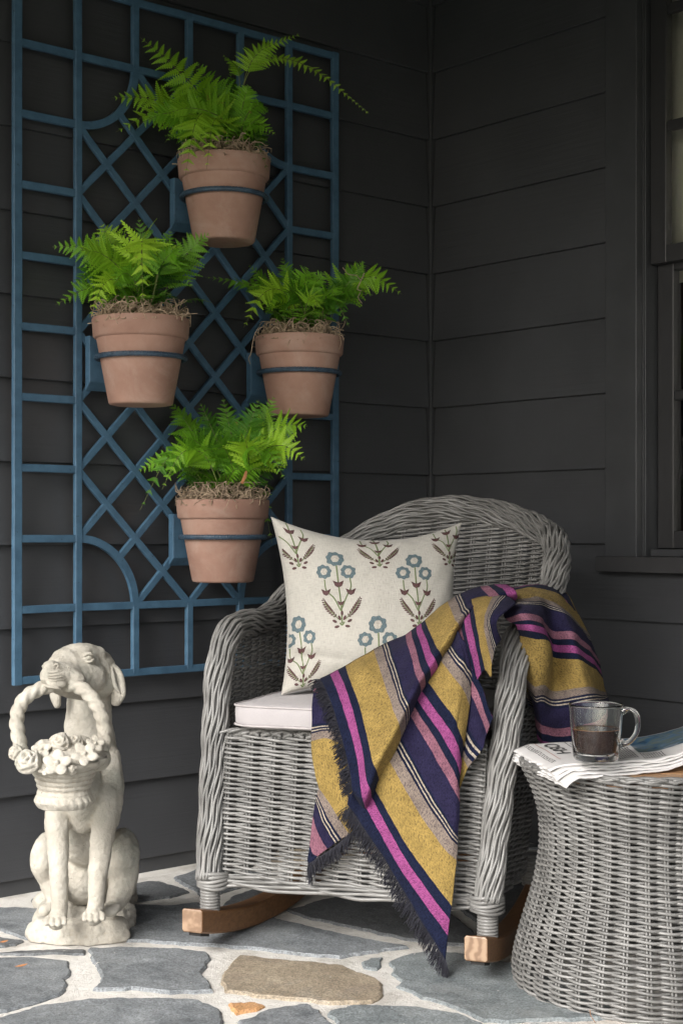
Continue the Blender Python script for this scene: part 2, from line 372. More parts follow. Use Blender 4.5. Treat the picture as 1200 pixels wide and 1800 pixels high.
# ================================================================ the ground, the patio and its flagstones
S = 0.178
g = mesh_obj('ground', [(-150,-150,-0.16),(150,-150,-0.16),(150,150,-0.16),(-150,150,-0.16)], [(0,1,2,3)], M['ground']); tag(g, kind='structure')
mb = MB(); mb.box((-3.6, -5.2, -0.15), (0.12, 0.12, 0.0)); patio = mb.build('patio_floor', M['mortar']); tag(patio, kind='structure')
def pt_in(p, poly):
    x, y = p[0], p[1]; c = False; n = len(poly)
    for i in range(n):
        x1, y1 = poly[i][:2]; x2, y2 = poly[i-1][:2]
        if (y1 > y) != (y2 > y) and x < (x2-x1)*(y-y1)/(y2-y1)+x1: c = not c
    return c
def flag(poly, mat, seed, h=0.005):
    P = [np.array(p[:2]) for p in poly]; out = []
    n = len(P)
    for i in range(n):
        a, b = P[i], P[(i+1) % n]; d = b-a; l = np.linalg.norm(d); k = max(1, int(l/0.009)); nrm = np.array([-d[1], d[0]])/(l+1e-9)
        for j in range(k):
            q = a + d*j/k
            w = noise.noise(Vector((q[0]*28, q[1]*28, seed)))*0.0065 + noise.noise(Vector((q[0]*110, q[1]*110, seed+5)))*0.0042
            w += noise.noise(Vector((q[0]*9, q[1]*9, seed+9)))*0.006
            out.append(q + nrm*w)
    c = sum(out)/len(out); m = len(out); V = []; tx = rnd.uniform(-1, 1)*0.004; ty = rnd.uniform(-1, 1)*0.004
    for q in out: V.append((q[0], q[1], -0.004))
    for q in out:
        d = c-q; l = np.linalg.norm(d); q2 = q + d/l*0.0008; V.append((q2[0], q2[1], h*0.45 + tx*(q2[0]-c[0])))
    for q in out:
        d = c-q; l = np.linalg.norm(d); q2 = q + d/l*min(0.005, l*0.2); V.append((q2[0], q2[1], h + tx*(q2[0]-c[0]) + ty*(q2[1]-c[1])))
    F = []
    for r in range(2):
        for j in range(m): k = (j+1) % m; F.append((r*m+j, r*m+k, (r+1)*m+k, (r+1)*m+j))
    F.append(tuple(2*m+j for j in range(m)))
    o = mesh_obj('flagstone', V, F, mat, patio)
    area = sum(out[i][0]*out[(i+1) % m][1]-out[(i+1) % m][0]*out[i][1] for i in range(m))
    if area < 0: o.data.flip_normals()
    return o
stones = [
 ([(-120,1606),(-40,1600),(35,1597),(92,1602),(120,1640),(100,1662),(48,1652),(0,1637),(-120,1620)], 'slate'),
 ([(-90,1642),(0,1649),(42,1656),(30,1664),(-10,1669),(-90,1676)], 'slate_dark'),
 ([(-20,1680),(60,1673),(148,1673),(150,1679),(60,1680)], 'slate_dark'),
 ([(228,1592),(290,1594),(345,1589),(395,1596),(440,1602),(500,1621),(600,1646),(718,1668),(660,1678),(600,1686),(530,1680),(400,1668),(300,1660),(222,1657)], 'slate'),
 ([(505,1602),(548,1588),(600,1577),(700,1573),(765,1588),(795,1612),(845,1650),(852,1666),(780,1662),(700,1651),(610,1632),(515,1610)], 'slate_dark'),
 ([(225,1556),(262,1551),(285,1551),(334,1570),(300,1580),(262,1584),(222,1586)], 'slate_dark'),
 ([(306,1545),(350,1531),(420,1527),(470,1536),(452,1551),(390,1573),(350,1578),(337,1566),(322,1555)], 'slate'),
 ([(388,1594),(410,1578),(455,1561),(505,1566),(535,1575),(480,1592),(430,1600)], 'slate_dark'),
 ([(520,1558),(600,1536),(720,1532),(800,1540),(800,1562),(700,1566),(600,1570)], 'slate_dark'),
 ([(812,1548),(900,1545),(955,1570),(930,1610),(880,1650),(850,1640),(815,1605),(785,1580)], 'slate_dark'),
 ([(57,1583),(88,1575),(105,1588),(60,1591)], 'slate_dark'),
 ([(-150,1694),(0,1686),(60,1684),(118,1692),(127,1706),(117,1732),(108,1752),(60,1768),(0,1781),(-150,1800)], 'slate'),
 ([(157,1670),(230,1669),(300,1671),(368,1677),(367,1702),(352,1715),(375,1747),(300,1749),(230,1742),(168,1743),(180,1728),(165,1702)], 'slate'),
 ([(-150,1820),(0,1792),(80,1768),(160,1758),(270,1758),(350,1763),(392,1779),(399,1800),(380,1840),(150,1900),(-120,1930)], 'slate'),
 ([(420,1683),(470,1688),(540,1694),(600,1700),(640,1716),(673,1733),(668,1757),(655,1764),(580,1767),(480,1758),(390,1747),(392,1722),(405,1695)], 'slate_tan'),
 ([(401,1768),(424,1766),(430,1769),(440,1766),(464,1771),(452,1778),(415,1786)], 'slate_orange'),
 ([(445,1791),(470,1779),(540,1769),(560,1784),(590,1812),(600,1850),(430,1850),(420,1800)], 'slate'),
 ([(637,1694),(652,1688),(667,1686),(664,1706),(645,1704)], 'slate_green'),
 ([(687,1692),(705,1682),(745,1675),(800,1676),(860,1688),(920,1700),(990,1725),(1100,1790),(1000,1796),(905,1800),(850,1798),(815,1782),(745,1757),(702,1737),(709,1727),(688,1714)], 'slate_green'),
 ([(580,1782),(620,1772),(700,1772),(770,1780),(808,1786),(848,1803),(835,1850),(620,1870),(600,1815)], 'slate_green'),
 ([(875,1812),(930,1806),(1020,1806),(1150,1830),(1100,1900),(880,1900),(860,1850)], 'slate_green'),
]
traced = []
for i, (px, m) in enumerate(stones):
    poly = [onfloor(x, y) for x, y in px]; traced.append(poly); flag(poly, M[m], i*3.1, 0.0045+0.002*rnd.random())
# the rest of the patio, outside what the photograph traces: irregular cells
def clip(poly, a, b):
    "keep the half-plane nearer to a than b"
    m = (a+b)/2; n = b-a; out = []
    for i in range(len(poly)):
        p, q = poly[i], poly[(i+1) % len(poly)]; dp = (p-m)@n; dq = (q-m)@n
        if dp <= 0: out.append(p)
        if dp*dq < 0: out.append(p + (q-p)*dp/(dp-dq))
    return out
sites = []
for ix in range(-1, 12):
    for iy in range(-1, 15):
        sites.append(np.array([-3.5+ix*0.34+(iy % 2)*0.15+rnd.uniform(-.11, .11), -5.0+iy*0.36+rnd.uniform(-.11, .11)]))
bx = [np.array(p) for p in ((-3.57, -5.17), (-0.03, -5.17), (-0.03, -0.03), (-3.57, -0.03))]
for k, s0 in enumerate(sites):
    poly = bx
    for s1 in sites:
        if s1 is not s0 and np.linalg.norm(s1-s0) < 1.2: poly = clip(poly, s0, s1)
        if len(poly) < 3: break
    if len(poly) < 3: continue
    c = sum(poly)/len(poly); poly = [p+(c-p)/np.linalg.norm(c-p)*0.022 for p in poly]
    bad = False
    for T in traced:
        if any(pt_in(c+(p-c)*f, T) for p in poly for f in (1.08, .8, .5, 0)) or any(pt_in(q, poly) for q in T): bad = True; break
    if bad: continue
    flag(poly, M[['slate', 'slate_dark', 'slate_green', 'slate', 'slate_tan'][rnd.choice([0,0,1,1,2,3,4])]], 100+k)

# ================================================================ the walls
Z0 = 0.033
def siding(axis, a0, a1, k0, k1, wall, cut=None):
    for k in range(k0, k1):
        z = Z0 + k*S
        segs = [(a0, a1)]
        if cut:
            c0, c1, z0, z1 = cut
            if z+S > z0+0.001 and z < z1: segs = [(a0, c0)] + ([(c1, a1)] if c1 < a1 else [])
        for s0, s1 in segs:
            lo = z if k > 0 else z
            top = z+S+0.022
            prof = [(-0.0055, lo), (-0.0185, lo), (-0.0048, top), (0.0, top)]
            V = []
            for s in (s0, s1):
                for d, h in prof: V.append((s, d, h) if axis == 'x' else (d, s, h))
            F = [(0,1,5,4),(1,2,6,5),(2,3,7,6),(3,0,4,7),(3,2,1,0),(4,5,6,7)]
            o = mesh_obj('siding_board', V, F, M['siding'], wall)
            if axis == 'x': o.data.flip_normals()
            bevel(o, 0.0012, 1)
mb = MB(); mb.box((-6.0, 0.0, -0.15), (0.16, 0.15, 3.0)); wa = mb.build('trellis_wall', M['trim'])
tag(wa, 'black lap-sided house wall behind the blue trellis', 'wall', kind='thing')
siding('x', -6.0, -0.024, 0, 16, wa)
mb = MB(); mb.box((-6.0, -0.0125, 0.0), (-0.024, -0.0005, 0.0325)); mb.build('skirt_board', M['trim'], wa)
mb = MB(); mb.box((-0.021, -0.021, 0.0), (-0.0005, -0.0005, 2.9)); o = bevel(mb.build('corner_post', M['trim'], wa), 0.0015)
for k in range(16):
    z = Z0 + k*S + 0.003
    V, F = tube([(-0.0245, -0.0150, z), (-0.0245, -0.0062, z+S-0.006)], 0.0014, 5); mesh_obj('caulk_bead', V, F, M['sash'], wa)
wb = empty('window_wall', (0.07, -2.5, 0)); tag(wb, 'black lap-sided house wall behind the chair, holding the window', 'wall', kind='thing')
WY0, WY1, WZ0, WZ1 = -0.700, -1.55, 0.716, 2.25       # opening
mb = MB()
mb.box((0.0, WY0, -0.15), (0.15, 0.0, 3.0)); mb.box((0.0, -5.2, -0.15), (0.15, WY1, 3.0)); mb.box((0.0, WY1, -0.15), (0.15, WY0, WZ0-0.03)); mb.box((0.0, WY1, WZ1), (0.15, WY0, 3.0))
mb.build('sheathing', M['trim'], wb)
def siding_b():
    for k in range(16):
        z = Z0+k*S; full = z+S+0.022
        if k == 3:        # notched round the window sill: one L-shaped board
            dz_ = lambda h: -0.0185+0.0137*(h-z)/0.2
            V = []
            for y_ in (-5.2, -1.642, -0.6085, -0.024):
                for h in (z, 0.695, full): V.append((dz_(h), y_, h))
            V += [(-0.0055, y_, z) for y_ in (-5.2, -1.642, -0.6085, -0.024)]
            q = lambda i, j: i*3+j
            F = [(q(i+1, j), q(i, j), q(i, j+1), q(i+1, j+1)) for i in range(3) for j in range(2) if not (i == 1 and j == 1)]+[(12+i+1, 12+i, q(i, 0), q(i+1, 0)) for i in range(3)]
            mesh_obj('siding_board', V, F, M['siding'], wb); continue
        elif 3 < k and z < WZ1+0.05: spans = [(-0.6085, -0.024, full), (-5.2, -1.642, full)]
        else: spans = [(-5.2, -0.024, full)]
        for s0, s1, top in spans:
            V = []
            for s in (s0, s1):
                for d, h in [(-0.0055, z), (-0.0185, z), (-0.0185+0.0137*(top-z)/0.2, top), (0.0, top)]: V.append((d, s, h))
            o = mesh_obj('siding_board', V, [(0,1,5,4),(1,2,6,5),(2,3,7,6),(3,0,4,7),(3,2,1,0),(4,5,6,7)], M['siding'], wb); bevel(o, 0.0012, 1)
siding_b()
mb = MB(); mb.box((-0.011, -5.2, 0.0), (-0.0005, -0.024, 0.0325)); mb.build('skirt_board', M['trim'], wb)
for k in range(16):
    z = Z0 + k*S + 0.003
    V, F = tube([(-0.0150, -0.0245, z), (-0.0062, -0.0245, z+S-0.006)], 0.0014, 5); mesh_obj('caulk_bead', V, F, M['sash'], wb)
adopt(wb)
# the window
win = empty('window', (0, (WY0+WY1)/2, WZ0)); tag(win, 'black double-hung window with a pale curtain behind its upper panes', 'window')
def wbox(name, lo, hi, mat='trim', par=None, bv=0.0015):
    mb = MB(); mb.box(tuple(min(a, b) for a, b in zip(lo, hi)), tuple(max(a, b) for a, b in zip(lo, hi)))
    o = mb.build(name, M[mat], par or win); bevel(o, bv); return o
wbox('casing', (-0.0215, -0.6095, WZ0-0.0005), (0.0, -0.7015, 2.36)); wbox('casing', (-0.0215, WY1-0.0015, WZ0-0.0005), (0.0, WY1+(-0.09), 2.36)); wbox('casing', (-0.0235, -0.60, 2.3605), (0.0, WY1-0.10, 2.46))
sill = wbox('sill', (-0.047, -0.600, 0.680), (0.085, WY1-0.10, 0.716), 'sill', None, 0.003)
wbox('jamb', (0.0005, -0.7003, WZ0), (0.14, -0.7045, WZ1), bv=0.0005); wbox('jamb', (0.0005, WY1+0.0005, WZ0), (0.14, WY1+0.016, WZ1))
wbox('stop_bead', (0.005, -0.7048, WZ0+0.002), (0.012, -0.7070, WZ1))
wbox('sill_step', (0.020, -0.7095, 0.7165), (0.10, WY1+0.017, 0.733))
# upper sash nearer to us (outer), lower sash deeper
def sash(x0, x1, z0, z1, muntins, nm='upper_sash'):
    a, b = -0.7075, WY1+0.017
    st = 0.045
    mb = MB()
    mb.box((x0, a-st, z0), (x1, a, z1)); mb.box((x0, b, z0), (x1, b+st, z1))
    mb.box((x0+0.0004, b+st, z1-0.05), (x1-0.0004, a-st, z1)); mb.box((x0+0.0004, b+st, z0), (x1-0.0004, a-st, z0+0.040))
    f = mb.build('sash_frame', M['sash'], win); bevel(f, 0.002)
    for zz in muntins:
        m2 = MB(); m2.box((x0+0.003, b+st, zz-0.012), (x1-0.003, a-st, zz+0.012)); bevel(m2.build('muntin', M['sash'], f), 0.004)
    m2 = MB(); ym = (a+b)/2; m2.box((x0+0.004, ym-0.011, z0+0.04), (x1-0.004, ym+0.011, z1-0.05)); bevel(m2.build('muntin', M['sash'], f), 0.004)
    xm = (x0+x1)/2; m3 = MB(); m3.box((xm-0.0015, b+st-0.004, z0+0.036), (xm+0.0015, a-st+0.004, z1-0.046)); m3.build('pane', M['pane'], f)
    return f
sash(0.022, 0.046, 1.395, WZ1, [1.71, 1.98]); sash(0.050, 0.074, 0.735, 1.43, [1.09])
adopt(win)
mb = MB()
n = 60
V = []; F = []
for i in range(n+1):
    y = -0.705 - 0.84*i/n; x = 0.105 + 0.006*math.sin(i*1.1) + 0.003*math.sin(i*2.7)
    V += [(x, y, 1.36), (x, y, 2.3)]
for i in range(n): F.append((2*i, 2*i+2, 2*i+3, 2*i+1))
sh = mesh_obj('curtain', V, F, M['shade'], smooth=True); m = sh.modifiers.new('t', 'SOLIDIFY'); m.thickness = 0.002
tag(sh, 'pale pleated curtain hanging behind the upper window panes', 'curtain')
mb = MB(); mb.box((0.16, -1.9, 0.3), (1.2, -0.3, 2.6)); rm = mb.build('room_behind_window', M['interior']); rm.data.flip_normals(); tag(rm, kind='structure')
mb = MB(); mb.box((-3.1, -5.1, 2.46), (0.15, 0.15, 2.56)); cl = mb.build('porch_ceiling', M['ceiling']); tag(cl, kind='structure')
mb = MB(); mb.box((-3.1, -5.1, 2.10), (-2.95, -0.002, 2.459)); mb.box((-2.949, -5.1, 2.10), (-0.02, -4.95, 2.459)); bmm = mb.build('added_shade_beam', M['trim'], cl)  # unseen beams, added to keep high light off the upper walls
mb = MB(); mb.box((-3.09, -5.09, 0.0), (-2.96, -4.96, 2.099)); pst = mb.build('porch_post', M['trim'], cl)

# ================================================================ the trellis
TY = -0.045
tx = [-1.252 + i*0.1468 for i in range(7)]; tz = [1.9585 - j*0.14995 for j in range(11)]
tr = empty('trellis', (tx[3], 0, tz[10])); tag(tr, 'tall dusty blue wooden trellis with diamond lattice mounted on the black wall', 'trellis')
def bar(p, q, w, y, depth, name='trellis_bar', par=tr, seed=0):
    p = np.array(p, float); q = np.array(q, float); d = q-p; l = np.linalg.norm(d); d /= l; n = np.array([-d[1], d[0]])
    ch = 0.0012; k = max(2, int(l/0.05)); V = []; F = []
    prof = [(-w/2, depth), (-w/2, ch), (-w/2+ch, 0), (w/2-ch, 0), (w/2, ch), (w/2, depth)]
    for i in range(k+1):
        c = p+d*l*i/k; wob = noise.noise(Vector((c[0]*9, c[1]*9, seed)))*0.0009
        for s, dd in prof:
            q2 = c+n*(s*(1+wob*10)+wob); V.append((q2[0], y+dd, q2[1]))
    for i in range(k):
        for j in range(6): F.append((i*6+j, i*6+(j+1) % 6, (i+1)*6+(j+1) % 6, (i+1)*6+j))
    F.append((5,4,3,2,1,0)); F.append(tuple(k*6+j for j in range(6)))
    return mesh_obj(name, V, F, M['trellis'], par)
W = 0.0165; DP = 0.011; sd_ = 0
for i in (0, 1, 5, 6): sd_ += 1; bar((tx[i], tz[10]-0.009), (tx[i], tz[0]+0.009), W+(0.003 if i in (0, 6) else 0), TY, DP, seed=sd_)
for j in (0, 1, 9, 10): sd_ += 1; bar((tx[0]-0.008, tz[j]), (tx[6]+0.008, tz[j]), W, TY+0.0008, DP, seed=sd_)
for j in range(2, 9):
    sd_ += 1; bar((tx[0], tz[j]), (tx[1], tz[j]), W, TY+0.0008, DP, seed=sd_); bar((tx[5], tz[j]), (tx[6], tz[j]), W, TY+0.0008, DP, seed=sd_+.5)
for i in (2, 3, 4):
    sd_ += 1; bar((tx[i], tz[0]), (tx[i], tz[1]), W, TY+0.0002, DP, seed=sd_); bar((tx[i], tz[9]), (tx[i], tz[10]), W, TY+0.0002, DP, seed=sd_+.5)
def T(c, r): return (tx[0]+c*0.1468, tz[0]-r*0.14995)
corners = [(1, 1), (5, 1), (1, 9), (5, 9)]
def inside(c, r): return all((c-a)**2+(r-b)**2 > 0.985 for a, b in corners) and 1 <= c <= 5 and 1 <= r <= 9
for sgn in (1, -1):
    for k in range(-8, 15):
        pts = [(1+4*t/400, (k+sgn*(1+4*t/400))) for t in range(401)]
        seg = [p for p in pts if inside(*p)]
        if len(seg) > 8: sd_ += 1; bar(T(*seg[0]), T(*seg[-1]), W*0.92, TY+(0.0014 if sgn > 0 else 0.002), DP*0.85, seed=sd_)
for a, b in corners:
    V = []; F = []; sa = 1 if a == 1 else -1; sb = 1 if b == 1 else -1; n = 22
    for i in range(n+1):
        t = math.pi/2*i/n; dc = math.cos(t)*sa; dr = math.sin(t)*sb
        for s, dd in [(-W/2, DP), (-W/2, 0), (W/2, 0), (W/2, DP)]:
            f = 1+s/0.148; x, z = T(a+dc*f, b+dr*f); V.append((x, TY+0.0011+dd, z))
    for i in range(n):
        for j in range(4): F.append((i*4+j, i*4+(j+1) % 4, (i+1)*4+(j+1) % 4, (i+1)*4+j))
    o = mesh_obj('curved_bar', V, F, M['trellis'], tr); 
    bm = bmesh.new(); bm.from_mesh(o.data); bmesh.ops.recalc_face_normals(bm, faces=bm.faces); bm.to_mesh(o.data); bm.free()
# battens standing the trellis off the siding
for i in (0, 6):
    for j in (1, 5, 9):
        mb = MB(); mb.box((tx[i]+0.010, TY+DP+0.001, tz[j]-0.005), (tx[i]+0.018, -0.0062, tz[j]+0.005)); mb.build('standoff', M['trellis'], tr)
# ---------------------------------------------------------------- pots: centre, rim height
RIM = 0.1045
pots = []
for name, px, pyc in (('upper', 394, 283), ('left', 248, 562), ('right', 526, 594), ('lower', 392, 879)):
    c = onY(px, pyc, -0.158); pots.append((name, c))
pot_prof = [(0.0, -0.183), (0.060, -0.1845), (0.0665, -0.183), (0.0690, -0.1795), (0.0935, -0.049), (0.0945, -0.0435), (0.0985, -0.042), (0.1015, -0.0385), (0.1045, -0.003), (0.1035, 0.0), (0.097, 0.0), (0.0955, -0.004), (0.0935, -0.028), (0.0, -0.028)]
for name, c in pots:
    # bracket: plate and twisted ring, parts of the trellis
    bx_ = c[0]-0.004; zr = c[2]-0.083
    V = []; w, d = 0.066, 0.019
    zt, zb = zr+0.052, zr-0.048
    V = [(bx_-w, TY, zt), (bx_+w, TY, zt), (bx_+w, TY-d, zt), (bx_-w, TY-d, zt), (bx_-w, TY, zb-0.018), (bx_+w, TY, zb-0.018), (bx_+w, TY-d, zb), (bx_-w, TY-d, zb)]
    br = mesh_obj('pot_bracket', V, [(0,3,2,1),(4,5,6,7),(3,7,6,2),(0,4,7,3),(1,2,6,5),(0,1,5,4)], M['trellis'], tr); bevel(br, 0.0015)
    bmx = bmesh.new(); bmx.from_mesh(br.data); bmesh.ops.recalc_face_normals(bmx, faces=bmx.faces); bmx.to_mesh(br.data); bmx.free()
    rr = 0.0945; V = []; F = []; n = 220; m = 10; tilt = 0.02
    for i in range(n):
        a = 2*math.pi*i/n
        for j in range(m):
            b = 2*math.pi*j/m; r = 0.0050*(1+0.20*abs(math.sin((b*1+a*44)/1.0)))
            V.append((c[0]+(rr+r*math.cos(b))*math.cos(a), c[1]+(rr+r*math.cos(b))*math.sin(a), zr+r*math.sin(b)))
    for i in range(n):
        for j in range(m): F.append((i*m+j, i*m+(j+1) % m, ((i+1) % n)*m+(j+1) % m, ((i+1) % n)*m+j))
    rg = mesh_obj('twisted_ring', V, F, M['ring'], br, smooth=False)
adopt(tr)

# ---------------------------------------------------------------- ferns
def pinna(lng, wid, lobes=9, curl=0.12):
    "one leaflet along +x: a tapered serrated blade, z up, cut to the midrib"
    V = [(0, 0, 0)]; F = []
    mid = []
    for i in range(lobes+1):
        x = lng*i/lobes; mid.append(len(V)); V.append((x, 0, -curl*lng*(i/lobes)**2))
    for s in (1, -1):
        for i in range(lobes):
            t0 = i/lobes; w = wid*(1-t0)**0.85*(0.8+0.2*min(1, t0*4)); x0 = lng*t0; dx = lng/lobes
            zz = -curl*lng*t0*t0
            a = len(V)
            V.append((x0+dx*0.10, s*w*0.60, zz+w*0.08)); V.append((x0+dx*1.10, s*w*1.08, zz-w*0.12)); V.append((x0+dx*0.92, s*w*0.52, zz+w*0.04))
            q = (mid[i], a, a+1, a+2, mid[i+1]); F.append(q if s < 0 else q[::-1])
    return np.array(V), F
def frond_mesh(path, wid, seed, young=0.0, npair=15, side_n=None, bare=0.22, roll=0.0, dense=1.0):
    rr = random.Random(seed); n = 40; P = catmull(path, n); seg = np.linalg.norm(np.diff(P, axis=0), axis=1); Ltot = seg.sum()
    Tn = np.gradient(P, axis=0); Tn /= np.linalg.norm(Tn, axis=1)[:, None]
    V = []; F = []; mats = []
    tv, tf = tube(P, np.linspace(0.0015, 0.0004, n), 4); V += list(tv); F += tf; mats += [1]*len(tf)
    cu = np.array(side_n if side_n is not None else (-0.25, -0.75, 0.7)); cu = cu/np.linalg.norm(cu)
    for i in range(npair):
        t = bare+(1-bare)*(i+0.3)/npair; k = t*(n-1); i0 = min(int(k), n-2); p = P[i0]+(P[i0+1]-P[i0])*(k-i0); tn = Tn[i0]
        nn = cu-tn*(cu@tn); nn /= np.linalg.norm(nn)+1e-9; b = np.cross(nn, tn)
        ca, sa = math.cos(roll), math.sin(roll); nn, b = nn*ca+b*sa, b*ca-nn*sa
        u = (t-bare)/(1-bare); lw = wid*(0.80+0.2*min(1, u*6))*(1-u)**0.85*rr.uniform(.86, 1.12); lw = max(lw, 0.006)
        spc = Ltot*(1-bare)/npair; hw = min(spc*0.66*dense, lw*0.28)
        for s in (1, -1):
            pv, pf = pinna(lw, hw, 10 if lw > 0.028 else (7 if lw > .016 else 4), 0.08+0.22*rr.random())
            ang = R(66-22*u+rr.uniform(-8, 8)); dirx = tn*math.cos(ang)+b*s*math.sin(ang)+nn*rr.uniform(-.22, .16); dirx /= np.linalg.norm(dirx)
            dy = np.cross(nn, dirx); dy /= np.linalg.norm(dy); dz = np.cross(dirx, dy)
            tw = rr.uniform(-.35, .35); dy, dz = dy*math.cos(tw)+dz*math.sin(tw), dz*math.cos(tw)-dy*math.sin(tw)
            bend = -0.18*s*(pv[:, 0]/lw)**2*lw       # leaflets sweep towards the frond's tip
            W_ = p+pv[:, :1]*dirx+(pv[:, 1]-bend*0.9)[:, None]*dy*1.0+pv[:, 2:3]*dz
            o = len(V); V += list(W_); F += [tuple(q+o for q in f) for f in pf]; mats += [0]*len(pf)
    return V, F, mats
def add_frond(par, path, wid, seed, mat, **k):
    V, F, ms = frond_mesh(path, wid, seed, **k)
    o = mesh_obj('frond', V, F, M[mat], par); o.data.materials.append(M['stalk']); o.data.polygons.foreach_set('material_index', ms); return o
# per pot: (tip px, py, toward-camera shift in m at the tip, lift of the middle in m, blade half width, material)
FR = {
 'upper': [(247,66,.02,.03,.05,'fern_young'),(197,172,.06,.05,.055,'fern_young'),(204,232,.10,.075,.055,'fern_young'),(326,308,.17,.12,.06,'fern_young'),(363,298,.16,.10,.045,'fern_young'),(290,200,.13,.05,.06,'fern_young'),(300,140,.0,.03,.05,'fern'),
           (405,128,-.03,.02,.045,'fern'),(484,236,.04,.05,.045,'fern'),(472,195,.0,.05,.04,'fern'),(250,215,.09,.05,.05,'fern'),(437,150,.02,.03,.04,'fern'),(470,300,.06,.08,.03,'fern_deep'),(350,170,.10,.05,.05,'fern'),(290,250,.14,.07,.05,'fern'),(400,255,.13,.06,.045,'fern'),(345,110,-.02,.02,.05,'fern')],
 'left': [(92,434,.05,.05,.05,'fern'),(98,536,.09,.05,.045,'fern'),(158,558,.13,.08,.045,'fern_young'),(178,393,.03,.02,.055,'fern_young'),(244,383,.02,.01,.055,'fern'),(143,440,.12,.045,.06,'fern_young'),(251,532,.19,.15,.06,'fern_young'),
          (368,410,.03,.03,.05,'fern'),(338,505,.06,.08,.045,'fern'),(316,450,.12,.05,.05,'fern'),(200,500,.14,.05,.05,'fern'),(290,470,.12,.04,.05,'fern_deep'),(222,440,.10,.04,.05,'fern_young'),(130,500,.10,.06,.045,'fern'),(300,405,.0,.02,.04,'fern')],
 'right': [(361,487,.04,.035,.05,'fern'),(428,576,.13,.10,.05,'fern_young'),(706,517,.03,.085,.05,'fern_young'),(437,465,.02,.02,.04,'fern'),(640,459,.0,.02,.045,'fern'),(655,519,.07,.05,.045,'fern'),(614,575,.10,.08,.04,'fern_deep'),
           (496,452,.0,.01,.045,'fern'),(436,508,.10,.05,.05,'fern'),(570,480,.05,.02,.05,'fern'),(540,470,.10,.03,.05,'fern'),(500,520,.14,.05,.05,'fern'),(590,520,.14,.05,.05,'fern'),(560,540,.15,.05,.045,'fern_young'),(470,545,.12,.07,.045,'fern')],
 'lower': [(246,897,.10,.13,.055,'fern'),(301,709,.04,.03,.055,'fern'),(392,699,.01,.01,.055,'fern'),(540,749,.06,.06,.055,'fern_young'),(482,696,.0,.02,.05,'fern'),(536,808,.11,.07,.055,'fern_young'),(500,842,.12,.09,.045,'fern'),
           (243,828,.07,.05,.045,'fern'),(318,768,.12,.04,.05,'fern'),(455,702,.06,.02,.05,'fern'),(352,708,.05,.02,.05,'fern_deep'),(380,770,.14,.03,.055,'fern'),(430,770,.15,.03,.055,'fern_young'),(460,800,.15,.06,.05,'fern'),(350,800,.15,.05,.05,'fern'),(285,860,.14,.10,.045,'fern_young'),(478,955,-.02,.13,.05,'fern')],
}
def squiggle(p0, rr, n=14, step=0.006, wild=0.9, grav=0.0, bias=(0, 0, 0)):
    d = np.array([rr.gauss(0, 1), rr.gauss(0, 1), rr.gauss(0, .6)+.3]); d /= np.linalg.norm(d); ax = np.array([rr.gauss(0, 1), rr.gauss(0, 1), rr.gauss(0, 1)]); ax /= np.linalg.norm(ax)
    P = [np.array(p0)]
    for i in range(n):
        d = d+np.cross(ax, d)*wild*0.6+np.array(bias)*0.15; d[2] -= grav; d /= np.linalg.norm(d); P.append(P[-1]+d*step)
        if rr.random() < .3: ax = ax+np.array([rr.gauss(0, .6), rr.gauss(0, .6), rr.gauss(0, .6)]); ax /= np.linalg.norm(ax)
    return np.array(P)
PLAB = {'upper': 'terracotta pot with a leafy fern whose longest frond arches right, highest on the trellis', 'left': 'terracotta pot of bright green fern hung nearest the trellis left edge',
        'right': 'terracotta pot of fern hung nearest the trellis right edge, moss curl dangling', 'lower': 'terracotta fern pot hung lowest on the trellis, brown chip in its moss'}
